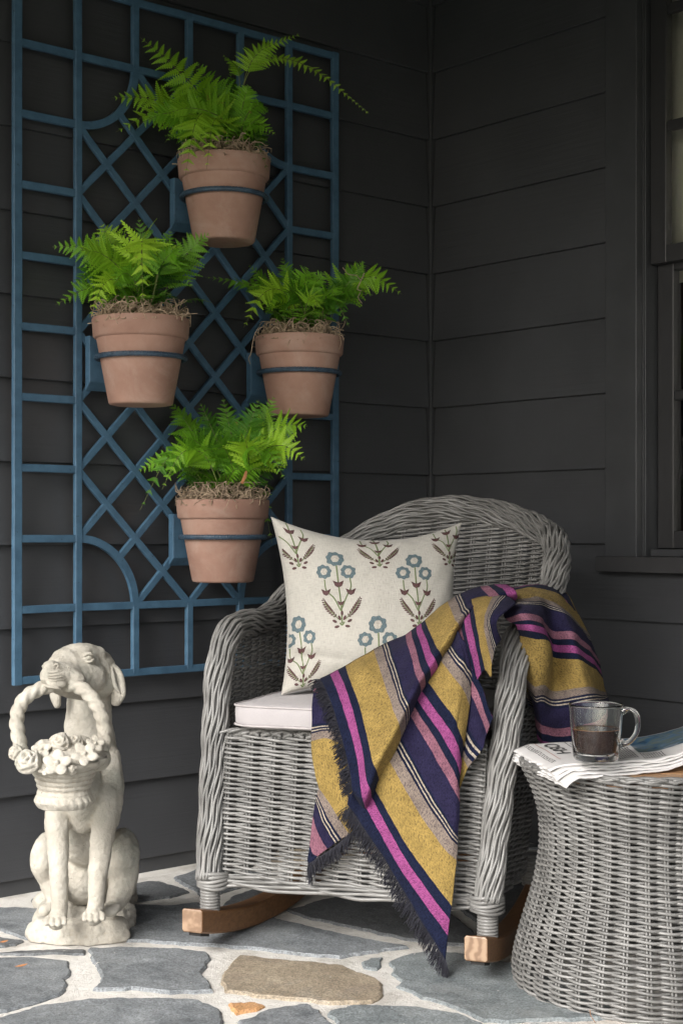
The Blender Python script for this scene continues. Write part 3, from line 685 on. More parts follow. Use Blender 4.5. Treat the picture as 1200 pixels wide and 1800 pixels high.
for pi_, (name, c) in enumerate(pots):
    rr = random.Random(50+pi_)
    root = empty('potted_fern', (c[0], c[1], c[2]-0.184)); tag(root, PLAB[name], 'potted plant', 'ferns in terracotta pots hung on the trellis')
    V, F = lathe(pot_prof, 72, c)
    V = [(x+noise.noise(Vector((x*7, y*7, z*7+pi_)))*0.0012, y, z) for x, y, z in V]
    p = mesh_obj('pot', V, F, M['pot'], root, smooth=True); m = p.modifiers.new('e', 'EDGE_SPLIT'); m.split_angle = R(50)
    V, F = lathe([(0.0, -0.006), (0.05, -0.008), (0.0935, -0.02)], 24, c); mesh_obj('soil', V, F, M['soil'], root, smooth=True)
    V = []; F = []
    for i in range(520):
        a = rr.uniform(0, 2*math.pi); r = 0.094*math.sqrt(rr.uniform(0.15, 1)); z0 = -0.006+0.040*(1-(r/0.115)**2)*rr.random()+0.003
        P = squiggle((c[0]+r*math.cos(a), c[1]+r*math.sin(a), c[2]+z0), rr, rr.randint(7, 14), 0.0052, rr.uniform(.4, 1.1), 0.07)
        d = P[:, :2]-c[:2]; q = np.linalg.norm(d, axis=1); P[:, 2] = np.clip(P[:, 2], c[2]-0.012, c[2]+0.038)
        f = np.minimum(1, 0.106/q); 
        if rr.random() < .9: P[:, :2] = c[:2]+d*f[:, None]
        v, f = tube(catmull(P, len(P)*2), rr.uniform(0.0006, 0.0013), 4, False); o = len(V); V += list(v); F += [tuple(k+o for k in q2) for q2 in f]
    mo = mesh_obj('moss', V, F, M['moss'], root); tag(mo, kind='stuff')
    # stray strands hanging over the rim
    for i in range(5):
        a = rr.choice([0.0, -0.3, -2.6, -1.9, -1.2])+rr.uniform(-.3, .3); P = squiggle((c[0]+0.104*math.cos(a), c[1]+0.104*math.sin(a), c[2]+0.004), rr, 9, 0.005, .6, 0.35, (math.cos(a)*.6, math.sin(a)*.6, 0))
        v, f = tube(catmull(P, 20), 0.0007, 4, False); mesh_obj('moss_strand', v, f, M['moss'], root)
    base = c+np.array([0, 0, 0.004])
    for k, (px, py, sh, lift, wd, mt) in enumerate(FR[name]):
        Zb = (c-CAM)@FWD; tip = D(px, py, Zb-sh)
        b0 = base+np.array([rr.uniform(-.04, .04), rr.uniform(-.065, .02), 0]); d = tip-b0; ln = np.linalg.norm(d)
        m1 = b0+d*0.32+np.array([0, 0, lift*0.75+0.012]); m2 = b0+d*0.68+np.array([0, 0, lift*0.85])
        sn = (-0.55+rr.uniform(-.35, .35), -0.80+rr.uniform(-.2, .2), 0.42+rr.uniform(-.3, .35))
        yg = mt == 'fern_young'
        if yg: sn = (-.62+rr.uniform(-.12, .12), -.75, .28+rr.uniform(-.1, .15))
        add_frond(root, [b0, m1, m2, tip], wd*min(1, ln/0.155)*(1.5 if yg else 1.36), pi_*100+k, mt, npair=rr.choice([11, 12, 13]), side_n=sn, bare=0.2+0.12*rr.random(), roll=rr.uniform(-.12, .12) if yg else rr.uniform(-.35, .35), dense=1.15)
    for k in range(24):        # short inner fronds filling the heart of the plant
        a = rr.uniform(0, 2*math.pi); e = rr.uniform(.1, .95); ln = rr.uniform(.07, .12)
        dv = np.array([math.cos(a)*math.cos(e), math.sin(a)*math.cos(e)-.15, math.sin(e)*0.85]); b0 = base+np.array([rr.uniform(-.045, .045), rr.uniform(-.045, .045), 0])
        tip = b0+dv*ln+np.array([0, 0, 0.01])
        if tip[1] > -0.06: tip[1] = -0.06
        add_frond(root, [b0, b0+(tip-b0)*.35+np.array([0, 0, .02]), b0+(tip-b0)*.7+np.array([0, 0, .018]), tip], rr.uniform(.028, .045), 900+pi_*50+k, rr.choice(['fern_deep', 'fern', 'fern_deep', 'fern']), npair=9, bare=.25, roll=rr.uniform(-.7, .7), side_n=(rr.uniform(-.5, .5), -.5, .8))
    if name == 'upper':        # the long frond that arches over to the right
        Zb = (c-CAM)@FWD
        pth = [base+np.array([0.02, 0, 0]), D(424, 165, Zb), D(452, 110, Zb), D(505, 104, Zb), D(560, 128, Zb-.02), D(610, 168, Zb-.03), D(648, 200, Zb-.04)]
        add_frond(root, pth, 0.032, 77, 'fern_young', npair=24, side_n=(-.45, -.65, .6), bare=0.34, roll=0.1, dense=1.5)
        add_frond(root, [base+np.array([0.02, 0, 0]), D(424, 165, Zb), D(452, 95, Zb-.01), D(527, 60, Zb-.02)], 0.045, 78, 'fern_young', npair=16, side_n=(-.3, -.7, .6), bare=0.5, roll=-.2)
        add_frond(root, [base+np.array([0.02, 0, 0]), D(420, 175, Zb), D(418, 125, Zb-.01), D(392, 97, Zb-.02)], 0.03, 79, 'fern_young', npair=9, bare=0.6)
    if name == 'right':        # a moss curl caught on the right-hand frond
        Zb = (c-CAM)@FWD
        P = [D(x, y, Zb-.06) for x, y in ((602, 470), (612, 482), (626, 484), (634, 492), (640, 480), (633, 496), (628, 508), (635, 512), (629, 522), (636, 533))]
        v, f = tube(catmull(P, 40), 0.0010, 5); mesh_obj('moss_strand', v, f, M['moss'], root)
        P = [D(x, y, Zb-.10) for x, y in ((455, 575), (447, 590), (443, 610), (441, 622), (437, 630), (440, 640))]; v, f = tube(catmull(P, 24), 0.0009, 5); mesh_obj('moss_strand', v, f, M['moss'], root)
    if name == 'lower':
        Zb = (c-CAM)@FWD; P = [D(425, 850, Zb-.09), D(431, 838, Zb-.09), D(433, 828, Zb-.085)]; v, f = tube(P, [.0035, .004, .0025], 5, flat=.3); mesh_obj('bark_chip', v, f, M['leaf_dry'], root)
    adopt(root)
# ================================================================ the wicker rocking chair
chair = empty('rocking_chair', CO); tag(chair, 'grey wicker rocking chair with wooden rockers, striped throw over one arm', 'rocking chair')
AH = 0.26      # half width at the base
ZB = 0.125     # bottom of the weave
def plan(s):
    "s 0..1 from the front left post round the back to the front right post (base plan u, v, tangent)"
    st = 0.235; a = AH; b = 0.245
    if s < 0 : s = 0
    if s > 1 : s = 1
    Lc = 0.72; tot = 2*st+Lc; d = s*tot
    if d < st: return -a, d
    if d > st+Lc: return a, tot-d
    t = (d-st)/Lc; ang = math.pi*(1-t)
    cx, sx_ = math.cos(ang), math.sin(ang); e = 2/2.5
    return a*math.copysign(abs(cx)**e, cx), st+b*abs(sx_)**e
SS = np.linspace(0, 1, 241); PL = np.array([plan(s) for s in SS])
AL = np.concatenate([[0], np.cumsum(np.linalg.norm(np.diff(PL, axis=0), axis=1))]); PLEN = AL[-1]
def plan_at(d):
    "by arc length"
    return np.array([np.interp(d, AL, PL[:, 0]), np.interp(d, AL, PL[:, 1])])
def plan_n(d):
    e = 0.004; a = plan_at(max(0, d-e)); b = plan_at(min(PLEN, d+e)); t = b-a; t /= np.linalg.norm(t)+1e-9
    return np.array([-t[1], t[0]])        # points to the outside of the U
def topz(d):
    u, v = plan_at(d); t = min(1, max(0, (v-0.17)/0.22)); arch = 0.820-(1.25 if u > 0 else 2.5)*u*u
    return 0.585+(arch-0.585)*(t*t*(3-2*t))
def shell(d, z, off=0.0):
    p = plan_at(d)+plan_n(d)*off
    h = z-ZB; fl = 1+0.13*max(0, h)/0.6
    u = p[0]*fl; lean = 0.235*h*(0.75 if p[1] < 0.1 else 1.0)
    return L(u, p[1]*(1+0.10*h)+0.235*h, z)
def weave_row(dfrom, dto, zf, step, phase, amp, r, fn, sides=6, jit=0.0, seed=0):
    "one strand running along d, passing alternately in front of and behind stakes spaced 'step'"
    rr = random.Random(seed); k0 = dfrom/step; n = max(4, int((dto-dfrom)/step*6)); P = []; jz = rr.uniform(-.0006, .0006)
    for i in range(n+1):
        d = dfrom+(dto-dfrom)*i/n; q = math.cos(math.pi*(d/step)+math.pi*phase); q = math.copysign(abs(q)**0.75, q)
        sl = -0.0014*math.sin(math.pi*(d/step)+math.pi*phase); P.append(fn(d, zf(d)+sl+jz+jit*noise.noise(Vector((d*14, seed*0.37, 0))), q*amp))
    return tube(P, r, sides, True)
STEP = PLEN/37
# shell (arms and back): rows of strands
sh_ = mesh_obj('seat_shell', [tuple(L(0, .3, .3))]*3, [(0, 1, 2)], M['wicker'], chair)   # carrier, replaced by the stakes' mesh below
strand_n = 0
V = []; F = []
rowh = 0.0047
z = ZB+0.006; row = 0
dd = np.linspace(0, PLEN, 400); tz_ = np.array([topz(d) for d in dd])
while z < 0.84:
    ok = dd[tz_-0.006 > z]
    if len(ok) > 10:
        d0, d1 = ok[0], ok[-1]
        v, f = weave_row(d0+0.004, d1-0.004, lambda d, z=z: z, STEP, row % 2, 0.0048, 0.0027, shell, 5, 0.0018, row)
        mesh_obj('wicker_strand', v, f, M['wicker'], sh_, smooth=True); strand_n += 1
    row += 1; z += rowh
for k in range(1, 37):
    d = k*STEP
    for e in (-0.0030, 0.0030):
        P = [shell(d+e, zz, 0.0) for zz in np.linspace(ZB, topz(d), 14)]
        v, f = tube(P, 0.0022, 5); o = len(V); V += list(v); F += [tuple(q+o for q in t) for t in f]
bm_me = bpy.data.meshes.new('stakes'); bm_me.from_pydata([tuple(p) for p in V], [], F); bm_me.materials.append(M['wicker']); sh_.data = bm_me
bm_me.polygons.foreach_set('use_smooth', [True]*len(bm_me.polygons))
# front panel under the seat
FW = 0.243
def front(d, z, off=0.0):
    h = z-ZB; return L((-FW+d)*(1+0.06*h), 0.012+0.13*h-off, z)
fp = mesh_obj('front_panel', [(0, 0, 0)]*3, [(0, 1, 2)], M['wicker'], chair)
V = []; F = []; FS = 2*FW/11
for k in range(0, 12):
    for e in (-0.0030, 0.0030):
        P = [front(k*FS+e, zz) for zz in np.linspace(ZB, 0.398, 8)]; v, f = tube(P, 0.0022, 5); o = len(V); V += list(v); F += [tuple(q+o for q in t) for t in f]
me = bpy.data.meshes.new('panel_stakes'); me.from_pydata([tuple(p) for p in V], [], F); me.materials.append(M['wicker']); fp.data = me
z = ZB+0.004; row = 0
while z < 0.392:
    v, f = weave_row(-0.006, 2*FW+0.006, lambda d, z=z: z, FS, row % 2, 0.0052, 0.0027, front, 6, 0.002, 500+row)
    mesh_obj('wicker_strand', v, f, M['wicker'], fp, smooth=True); row += 1; z += 0.0046
# scalloped top edge of the front panel: strands looping from stake to stake
for k in range(-1, 11):
    for j, (e, hh) in enumerate(((0, 0.006), (0.5, 0.003))):
        P = []
        for i in range(13):
            t = i/12; P.append(front((k+e+t*1.9)*FS, 0.391+hh+0.0085*math.sin(math.pi*t), 0.005*math.cos(math.pi*2*t)))
        if (k+e+1.9)*FS < 2*FW+0.012 and (k+e) > -0.6:
            v, f = tube(P, 0.0036, 6); mesh_obj('border_strand', v, f, M['wicker'], fp, smooth=True)
# rolled rim and front posts: one braided band from left foot over the arms and back to the right foot
def rim_path():
    P = []
    for z in np.linspace(0.128, 0.50, 20): P.append(shell(0.0, z)+CU*(-0.006)-CV*0.006)
    A = []
    a0 = P[-1]
    for d in np.linspace(0.075, PLEN-0.075, 110): A.append(shell(d, topz(d)+0.006))
    B = [shell(PLEN, z)+CU*0.006-CV*0.006 for z in np.linspace(0.50, 0.128, 20)]
    k0 = shell(0.004, 0.548)+CU*(-0.004); k0b = shell(0.024, 0.582)
    k1 = shell(PLEN-0.004, 0.548)+CU*(0.004); k1b = shell(PLEN-0.024, 0.582)
    pts = P+[k0, k0b]+A+[k1b, k1]+B
    pts = np.array(pts)
    s = np.concatenate([[0], np.cumsum(np.linalg.norm(np.diff(pts, axis=0), axis=1))]); n = 620
    ss = np.linspace(0, s[-1], n); Q = np.stack([np.interp(ss, s, pts[:, i]) for i in range(3)], 1)
    for _ in range(10): Q[1:-1] = Q[1:-1]*.5+(Q[:-2]+Q[2:])*.25
    return Q, ss
RQ, RS = rim_path()
RT = np.gradient(RQ, axis=0); RT /= np.linalg.norm(RT, axis=1)[:, None]
# outward reference: horizontal direction away from the chair's middle
mid = L(0, 0.22, 0)
ref = RQ-mid; ref[:, 2] = 0; ref /= np.linalg.norm(ref, axis=1)[:, None]
RN = ref-RT*np.sum(ref*RT, axis=1)[:, None]; RN /= np.linalg.norm(RN, axis=1)[:, None]+1e-9
for i in range(1, len(RN)):
    if RN[i]@RN[i-1] < 0: RN[i] *= -1
for _ in range(6): RN[1:-1] = (RN[:-2]+RN[1:-1]*2+RN[2:])/4
RN /= np.linalg.norm(RN, axis=1)[:, None]; RB = np.cross(RT, RN)
rad = 0.0215+0.004*np.clip((np.sin(RS/RS[-1]*math.pi)), 0, 1)
core = mesh_obj('rolled_rim', *tube(RQ, rad*0.80, 10), M['wicker'], chair, smooth=True)
NS = 24; TW = 1/0.19*2*math.pi/2
for k in range(NS):
    a0 = 2*math.pi*k/NS; P = []
    for i in range(0, len(RQ)):
        s = RS[i]
        dirn = 1 if k % 2 == 0 else -1
        a = a0+0.10*math.sin(s/0.050*math.pi+dirn*0.8)*dirn+s*6.5
        rr_ = rad[i]*(1+0.07*math.cos(s/0.050*math.pi+dirn*0.8)*dirn)
        P.append(RQ[i]+rr_*(math.cos(a)*RN[i]+math.sin(a)*RB[i]))
    v, f = tube(P[::2], 0.0030, 6); mesh_obj('braid_strand', v, f, M['wicker'], core, smooth=True)
# curled ends where the arms roll over (small scrolls on the inner side) and wraps round the posts' feet
def ring_path(c, ax_u, ax_v, ru, rv, n=28, z=0.0, wob=0.0, seed=0):
    return [c+ax_u*ru*math.cos(t)+ax_v*rv*math.sin(t)+UP*(z+wob*math.sin(t*2+seed)) for t in np.linspace(0, 2*math.pi, n)]
for side in (-1, 1):
    c = L(side*0.262, -0.004, 0)
    for k in range(5):
        v, f = tube(ring_path(c+CV*0.012, CU, CV, 0.028, 0.030, 28, 0.116+k*0.0062, 0.002, k), 0.0037, 6, False); mesh_obj('foot_wrap', v, f, M['wicker'], core, smooth=True)
for k in range(4):
    P = [front(d, 0.117+k*0.0058+0.0022*math.sin(d*40+k*1.7), 0.004+0.003*math.cos(d/FS*math.pi+k*math.pi)) for d in np.linspace(-0.01, 2*FW+0.01, 60)]
    v, f = tube(P, 0.0037, 6); mesh_obj('border_strand', v, f, M['wicker'], fp, smooth=True)
    P = [shell(d, 0.117+k*0.0058+0.002*math.sin(d*40+k*1.7), 0.004*math.cos(d/STEP*math.pi+k*math.pi)) for d in np.linspace(0.01, PLEN-0.01, 180)]
    v, f = tube(P, 0.0037, 6); mesh_obj('border_strand', v, f, M['wicker'], sh_, smooth=True)
# deck under the cushion
mb = MB(); V = [L(-0.245, 0.05, 0.400), L(0.245, 0.05, 0.400), L(0.24, 0.50, 0.400), L(-0.24, 0.50, 0.400)]; V2 = [p-UP*0.012 for p in V]
mesh_obj('seat_deck', V+V2, [(0,1,2,3),(7,6,5,4),(0,4,5,1),(1,5,6,2),(2,6,7,3),(3,7,4,0)], M['wicker'], chair)
# wrapped legs
def wrapped_leg(c, z0, z1, r=0.0165):
    n = int((z1-z0)/0.0056); prof = []
    for i in range(n):
        zc = z0+(i+0.5)*(z1-z0)/n
        for k in range(5):
            t = -math.pi/2+math.pi*k/4; prof.append((r+0.0026*math.cos(t), zc+(z1-z0)/n*0.5*math.sin(t)*0.96))
    prof = [(0.0, z0)]+prof+[(0.0, z1)]
    V, F = lathe(prof, 24, (c[0], c[1], 0)); return mesh_obj('leg', V, F, M['wicker'], chair, smooth=True)
RKc, RKR = 0.25, 1.16
def rock_z(v): return (v-RKc)**2/(2*RKR)
for su, v_ in ((-0.265, 0.0), (0.265, 0.0), (-0.235, 0.46), (0.235, 0.46)):
    wrapped_leg(L(su, v_, 0), rock_z(v_)+0.038, 0.121)
# rockers
for su, pu in ((-1, 0.2645), (1, 0.2645)):
    V = []; F = []; n = 60; w, h = 0.0205, 0.043; ch = 0.0035
    prof = [(-w+ch, 0), (w-ch, 0), (w, ch), (w, h-ch), (w-ch, h), (-w+ch, h), (-w, h-ch), (-w, ch)]
    for i in range(n+1):
        v = -0.078+(0.80)*i/n; uu = su*(pu-0.03*max(0, v)/0.7)
        for a, b in prof: V.append(L(uu+a, v-0.0*b, rock_z(v)+b+0.0025))
    for i in range(n):
        for j in range(8): F.append((i*8+j, (i+1)*8+j, (i+1)*8+(j+1) % 8, i*8+(j+1) % 8))
    F.append(tuple(range(8))); F.append(tuple(n*8+j for j in range(7, -1, -1)))
    r = mesh_obj('rocker', V, F, M['teak'], chair); r.data.materials.append(M['teak_end']); r.data.polygons[n*8].material_index = 1; r.data.polygons[n*8+1].material_index = 1
    bmx = bmesh.new(); bmx.from_mesh(r.data); bmesh.ops.recalc_face_normals(bmx, faces=bmx.faces); bmx.to_mesh(r.data); bmx.free()
    bevel(r, 0.003, 2, 50)
    c0, c1 = L(su*pu-0.012, -0.062, 0), None
    V = [L(su*pu+a, v, rock_z(v)+b) for v in (-0.066, -0.030) for a, b in ((-0.012, -0.003), (0.012, -0.003), (0.012, 0.004), (-0.012, 0.004))]
    pad = mesh_obj('rubber_pad', V, [(0,1,2,3),(7,6,5,4),(0,4,5,1),(1,5,6,2),(2,6,7,3),(3,7,4,0)], M['rubber'], r)
# cross rail under the seat between the rockers' rear
v, f = tube([L(-0.24, 0.47, 0.10), L(0.24, 0.47, 0.10)], 0.013, 10); mesh_obj('stretcher', v, f, M['teak'], chair, smooth=True)
adopt(chair)

# ================================================================ seat cushion
def cushion():
    nu, nv, nh = 40, 30, 6
    root = None; V = []; F = []; uv = []
    hw, v0, v1 = 0.246, 0.014, 0.430; zb, th = 0.407, 0.044
    def outline(t):            # superellipse-like rounded rectangle
        a = t*2*math.pi; c, s = math.cos(a), math.sin(a); e = 2/9
        taper = 1-0.10*(0.5+0.5*s)
        return hw*math.copysign(abs(c)**e, c)*taper, (v0+v1)/2+(v1-v0)/2*math.copysign(abs(s)**e, s)
    N = 160; rings = [(0.0, 0.86), (0.004, 0.985), (0.012, 1.0), (0.030, 1.003), (th-0.003, 1.0), (th, 0.992)]
    tops = [0.9, 0.75, 0.55, 0.3, 0.0]
    cu, cv = 0.0, (v0+v1)/2
    for h, sc_ in rings:
        for i in range(N):
            u, v = outline(i/N); w = noise.noise(Vector((u*14, v*14, h*30)))*0.0016
            V.append(L(cu+(u-cu)*sc_, cv+(v-cv)*sc_, zb+h+w)); uv.append((u*1.0+h*0.3, v+h))
    for sc_ in tops:
        for i in range(N):
            u, v = outline(i/N); w = noise.noise(Vector((u*9*sc_, v*9*sc_, 3)))*0.003
            V.append(L(cu+(u-cu)*sc_, cv+(v-cv)*sc_, zb+th+0.013*(1-sc_**3)**0.8+w)); uv.append((u*sc_, v*sc_))
    R_ = len(rings)+len(tops)
    for r in range(R_-1):
        for i in range(N): F.append((r*N+i, r*N+(i+1) % N, (r+1)*N+(i+1) % N, (r+1)*N+i))
    c = mesh_obj('seat_cushion', V, F, M['cushion'], None, smooth=True, uv=uv)
    bmx = bmesh.new(); bmx.from_mesh(c.data); bmesh.ops.recalc_face_normals(bmx, faces=bmx.faces); bmx.to_mesh(c.data); bmx.free()
    tag(c, 'pale off-white box cushion on the wicker seat, partly under the throw', 'cushion')
    for h, s_ in ((0.0075, 1.004), (th-0.0005, 1.003)):
        P = []
        for i in range(N+1):
            u, v = outline((i % N)/N); w = noise.noise(Vector((u*14, v*14, h*30)))*0.0016; P.append(L(cu+(u-cu)*s_, cv+(v-cv)*s_, zb+h+w))
        vv, ff = tube(P, 0.0021, 7, False); mesh_obj('piping', vv, ff, M['piping'], c, smooth=True)
cushion()

# ================================================================ the embroidered pillow
PC = {'tl': D(476, 908, 2.96), 'tr': D(811, 918, 3.015), 'br': D(815, 1215, 2.83), 'bl': D(494, 1222, 2.88)}
pn = np.cross(PC['tr']-PC['tl'], PC['bl']-PC['tl']); pn /= np.linalg.norm(pn)
if pn @ (CAM-PC['tl']) < 0: pn = -pn
def pillow(s, t, side=1, off=0.0):
    "s,t in 0..1 from top left; side 1 front, -1 back"
    a, b = 2*s-1, 2*t-1
    base = (1-s)*(1-t)*PC['tl']+s*(1-t)*PC['tr']+s*t*PC['br']+(1-s)*t*PC['bl']
    c = ((PC['tl']+PC['tr']+PC['br']+PC['bl'])/4)
    eu = PC['tr']-PC['tl']; ev = PC['bl']-PC['tl']
    # edges draw in between the corners
    pinch_v = 0.165*(1-a*a)**1.0*(1 if b < 0 else 0.5); pinch_h = 0.07*(1-b*b)
    p = base-ev*(0.5*b)*pinch_v*1.0*abs(b)**1.2*1.6-eu*(0.5*a)*pinch_h*abs(a)**1.2*1.6
    e = max(0, (1-a*a))*max(0, (1-b*b)); h = 0.078*e**0.40
    wr = 0.0035*noise.noise(Vector((s*5, t*5, 1.5)))+0.0018*noise.noise(Vector((s*14+t*6, t*5, 4)))
    # creases: radiating from corners, a deep fold lower left
    cr = -0.012*math.exp(-((t-0.80-0.18*s)/0.022)**2)*max(0, 1-s/0.42)*min(1, s/0.04+.3) + 0.006*math.exp(-((t-0.74-0.18*s)/0.03)**2)*max(0, 1-s/0.42)
    cr += -0.006*math.exp(-((s-0.45-0.25*(t))/0.02)**2)*max(0, 1-t/0.16)*e**.2 -0.005*math.exp(-((s-0.68-0.4*t)/0.02)**2)*max(0, 1-t/0.15)
    k = min(1, e*12)
    return p+pn*side*(h+(wr+cr)*k+off)
n = 90; V = []; F = []; uv = []
g = np.linspace(0, 1, n+1); g = 0.5-0.5*np.cos(g*math.pi)*(0.8+0.2*np.abs(np.cos(g*math.pi)))
for side in (1, -1):
    for j in range(n+1):
        for i in range(n+1): V.append(pillow(g[i], g[j], side)); uv.append((g[i]*0.40, g[j]*0.40))
m = n+1
for sidx, flip in ((0, False), (m*m, True)):
    for j in range(n):
        for i in range(n):
            q = (sidx+j*m+i, sidx+(j+1)*m+i, sidx+(j+1)*m+i+1, sidx+j*m+i+1); F.append(q[::-1] if flip else q)
pil = mesh_obj('pillow', V, F, M['linen'], None, smooth=True, uv=uv)
bmx = bmesh.new(); bmx.from_mesh(pil.data); bmesh.ops.remove_doubles(bmx, verts=bmx.verts, dist=0.0004); bmesh.ops.recalc_face_normals(bmx, faces=bmx.faces); bmx.to_mesh(pil.data); bmx.free()
tag(pil, 'square cream linen pillow embroidered with blue poppies, propped on the chair', 'pillow')
def disc(cx, cy, r, pet=0, depth=0.0, n=40, inner=0.0, ph=0.0, sx=1, sy=1, rag=0.03):
    P = []
    for i in range(n):
        a = 2*math.pi*i/n; q = r*(1-depth*(0.5-0.5*math.cos(pet*(a+ph))) if pet else 1)*(1+rag*math.sin(i*12.9898)); P.append((cx+sx*q*math.cos(a), cy+sy*q*math.sin(a)))
    return P
def stroke(pts, w):
    P = catmull(np.array([(x, y, 0) for x, y in pts]), 14)[:, :2]; L_ = []; Rr = []
    for i in range(len(P)):
        d = P[min(i+1, len(P)-1)]-P[max(i-1, 0)]; d /= np.linalg.norm(d)+1e-9; nn = np.array([-d[1], d[0]])*w/2; L_.append(P[i]+nn); Rr.append(P[i]-nn)
    return L_, Rr
def motif(cs, ct, sc_, skew=0.0, cut=None, parts=None):
    """one poppy sprig: origin at the foot, y up, unit = sprig height"""
    heads = []; groups = {'th_green': MB(), 'th_brown': MB()}
    def mp(x, y, off): return pillow(min(.995, max(.005, cs+(x+skew*y)*sc_*0.93)), min(.995, max(.004, ct-y*sc_)), 1, off)
    def ok(x, y):
        s, t = cs+(x+skew*y)*sc_*0.93, ct-y*sc_; return 0.006 < s < 0.994 and 0.004 < t < 0.994
    def poly(k, P, off):
        c = (sum(p[0] for p in P)/len(P), sum(p[1] for p in P)/len(P))
        if not ok(*c): return
        V = [mp(c[0], c[1], off+0.0006)]+[mp((c[0]+p[0])/2, (c[1]+p[1])/2, off+0.0005) for p in P]+[mp(p[0], p[1], off-0.0001) for p in P]; n = len(P)
        F = [(0, 1+i, 1+(i+1) % n) for i in range(n)]+[(1+i, 1+n+i, 1+n+(i+1) % n, 1+(i+1) % n) for i in range(n)]
        if k in ('th_blue', 'th_cream'): g_ = MB(); g_.add(V, F); heads.append((k, g_))
        else: groups[k].add(V, F)
    def strip(k, pts, w, off=0.0007):
        A, B = stroke(pts, w); 
        A2 = [a for a in A]; V = []; F = []; n = 0
        for a, b in zip(A, B):
            if not ok(*((a+b)/2)): continue
            V += [mp(a[0], a[1], off-0.0003), mp((a[0]+b[0])/2, (a[1]+b[1])/2, off+0.0006), mp(b[0], b[1], off-0.0003)]; n += 1
        for i in range(n-1): F += [(3*i, 3*i+1, 3*i+4, 3*i+3), (3*i+1, 3*i+2, 3*i+5, 3*i+4)]
        if n > 1: groups[k].add(V, F)
    # stems
    strip('th_green', [(0.0, 0.04), (-0.01, 0.3), (-0.035, 0.55), (-0.05, 0.80)], 0.020)
    strip('th_green', [(-0.015, 0.20), (0.07, 0.38), (0.13, 0.50), (0.12, 0.62)], 0.017)
    strip('th_green', [(-0.015, 0.20), (-0.10, 0.36), (-0.20, 0.46), (-0.22, 0.60)], 0.017)
    # three flowers
    for (x, y, r, ph) in ((-0.06, 0.91, 0.125, 0.2), (-0.22, 0.71, 0.105, 0.7), (0.10, 0.71, 0.105, 1.1)):
        poly('th_blue', disc(x, y, r, 8, 0.14, 56, ph=ph, rag=0.035), 0.0006); poly('th_cream', disc(x, y, r*0.46, 6, 0.1, 26, rag=0.08), 0.0013)
    # calyxes: three-pointed tulips
    for (x, y, s_) in ((-0.035, 0.53, 0.075), (0.125, 0.43, 0.068), (-0.205, 0.43, 0.068), (-0.01, 0.29, 0.05)):
        poly('th_brown', [(x-s_, y+s_*.75), (x-s_*.42, y+s_*.25), (x-s_*.1, y+s_*.35), (x, y+s_*1.0), (x+s_*.1, y+s_*.35), (x+s_*.42, y+s_*.25), (x+s_, y+s_*.75), (x+s_*.6, y-s_*.25), (x, y-s_*.55), (x-s_*.6, y-s_*.25)], 0.0009)
    # feathered leaves
    for sg, ang, lg in ((-1, R(134), 0.35), (1, R(48), 0.35)):
        ox, oy = 0.045*sg, 0.09
        for k in range(9):
            t = 0.14+0.86*k/9; cx, cy = ox+lg*t*math.cos(ang+sg*0.22*(t-.5)), oy+lg*t*math.sin(ang+sg*0.22*(t-.5)); w = 0.029*math.sin(math.pi*min(1, t*0.85+.1))+0.008
            for q in (-1, 1):
                a2 = ang+q*0.62; poly('th_brown', [(cx, cy), (cx+w*1.2*math.cos(a2+.3), cy+w*1.2*math.sin(a2+.3)), (cx+w*1.75*math.cos(a2), cy+w*1.75*math.sin(a2)), (cx+w*1.0*math.cos(a2-.45), cy+w*1.0*math.sin(a2-.45))], 0.0009)
        strip('th_green', [(ox, oy), (ox+lg*.45*math.cos(ang), oy+lg*.45*math.sin(ang)), (ox+lg*.85*math.cos(ang+sg*.06), oy+lg*.85*math.sin(ang+sg*.06))], 0.010, 0.0014)
    # foot: small buds
    for x, y, a in ((-0.10, 0.07, 2.7), (0.10, 0.07, .45), (-0.07, 0.0, 3.3), (0.07, 0.0, -.15), (-0.035, 0.11, 2.0), (0.035, 0.11, 1.1), (0.0, 0.17, 1.57)):
        poly('th_brown', [(x+0.034*math.cos(t)*math.cos(a)-0.018*math.sin(t)*math.sin(a), y+0.034*math.cos(t)*math.sin(a)+0.018*math.sin(t)*math.cos(a)) for t in np.linspace(0, 2*math.pi, 11)[:-1]], 0.0009)
    strip('th_green', [(-0.03, 0.05), (0.0, 0.02), (0.03, 0.06)], 0.02)
    host = groups['th_green'].build('embroidered_sprig', M['th_green'], pil, smooth=True); tag(host, kind='stuff')
    if groups['th_brown'].v: tag(groups['th_brown'].build('leaf_stitching', M['th_brown'], host, smooth=True), kind='stuff')
    for k, g in heads: g.build('flower_head' if k == 'th_blue' else 'flower_centre', M[k], host, smooth=True)
for cs, ct, sc_, sk in ((0.315, 0.665, 0.45, 0.0), (0.738, 0.665, 0.44, 0.0), (0.525, 0.315, 0.44, 0.0), (0.945, 0.285, 0.43, -0.12), (0.085, 0.315, 0.44, 0.0), (0.53, 1.06, 0.44, 0.0), (0.115, 0.995, 0.40, -0.1)):
    motif(cs, ct, sc_, sk)
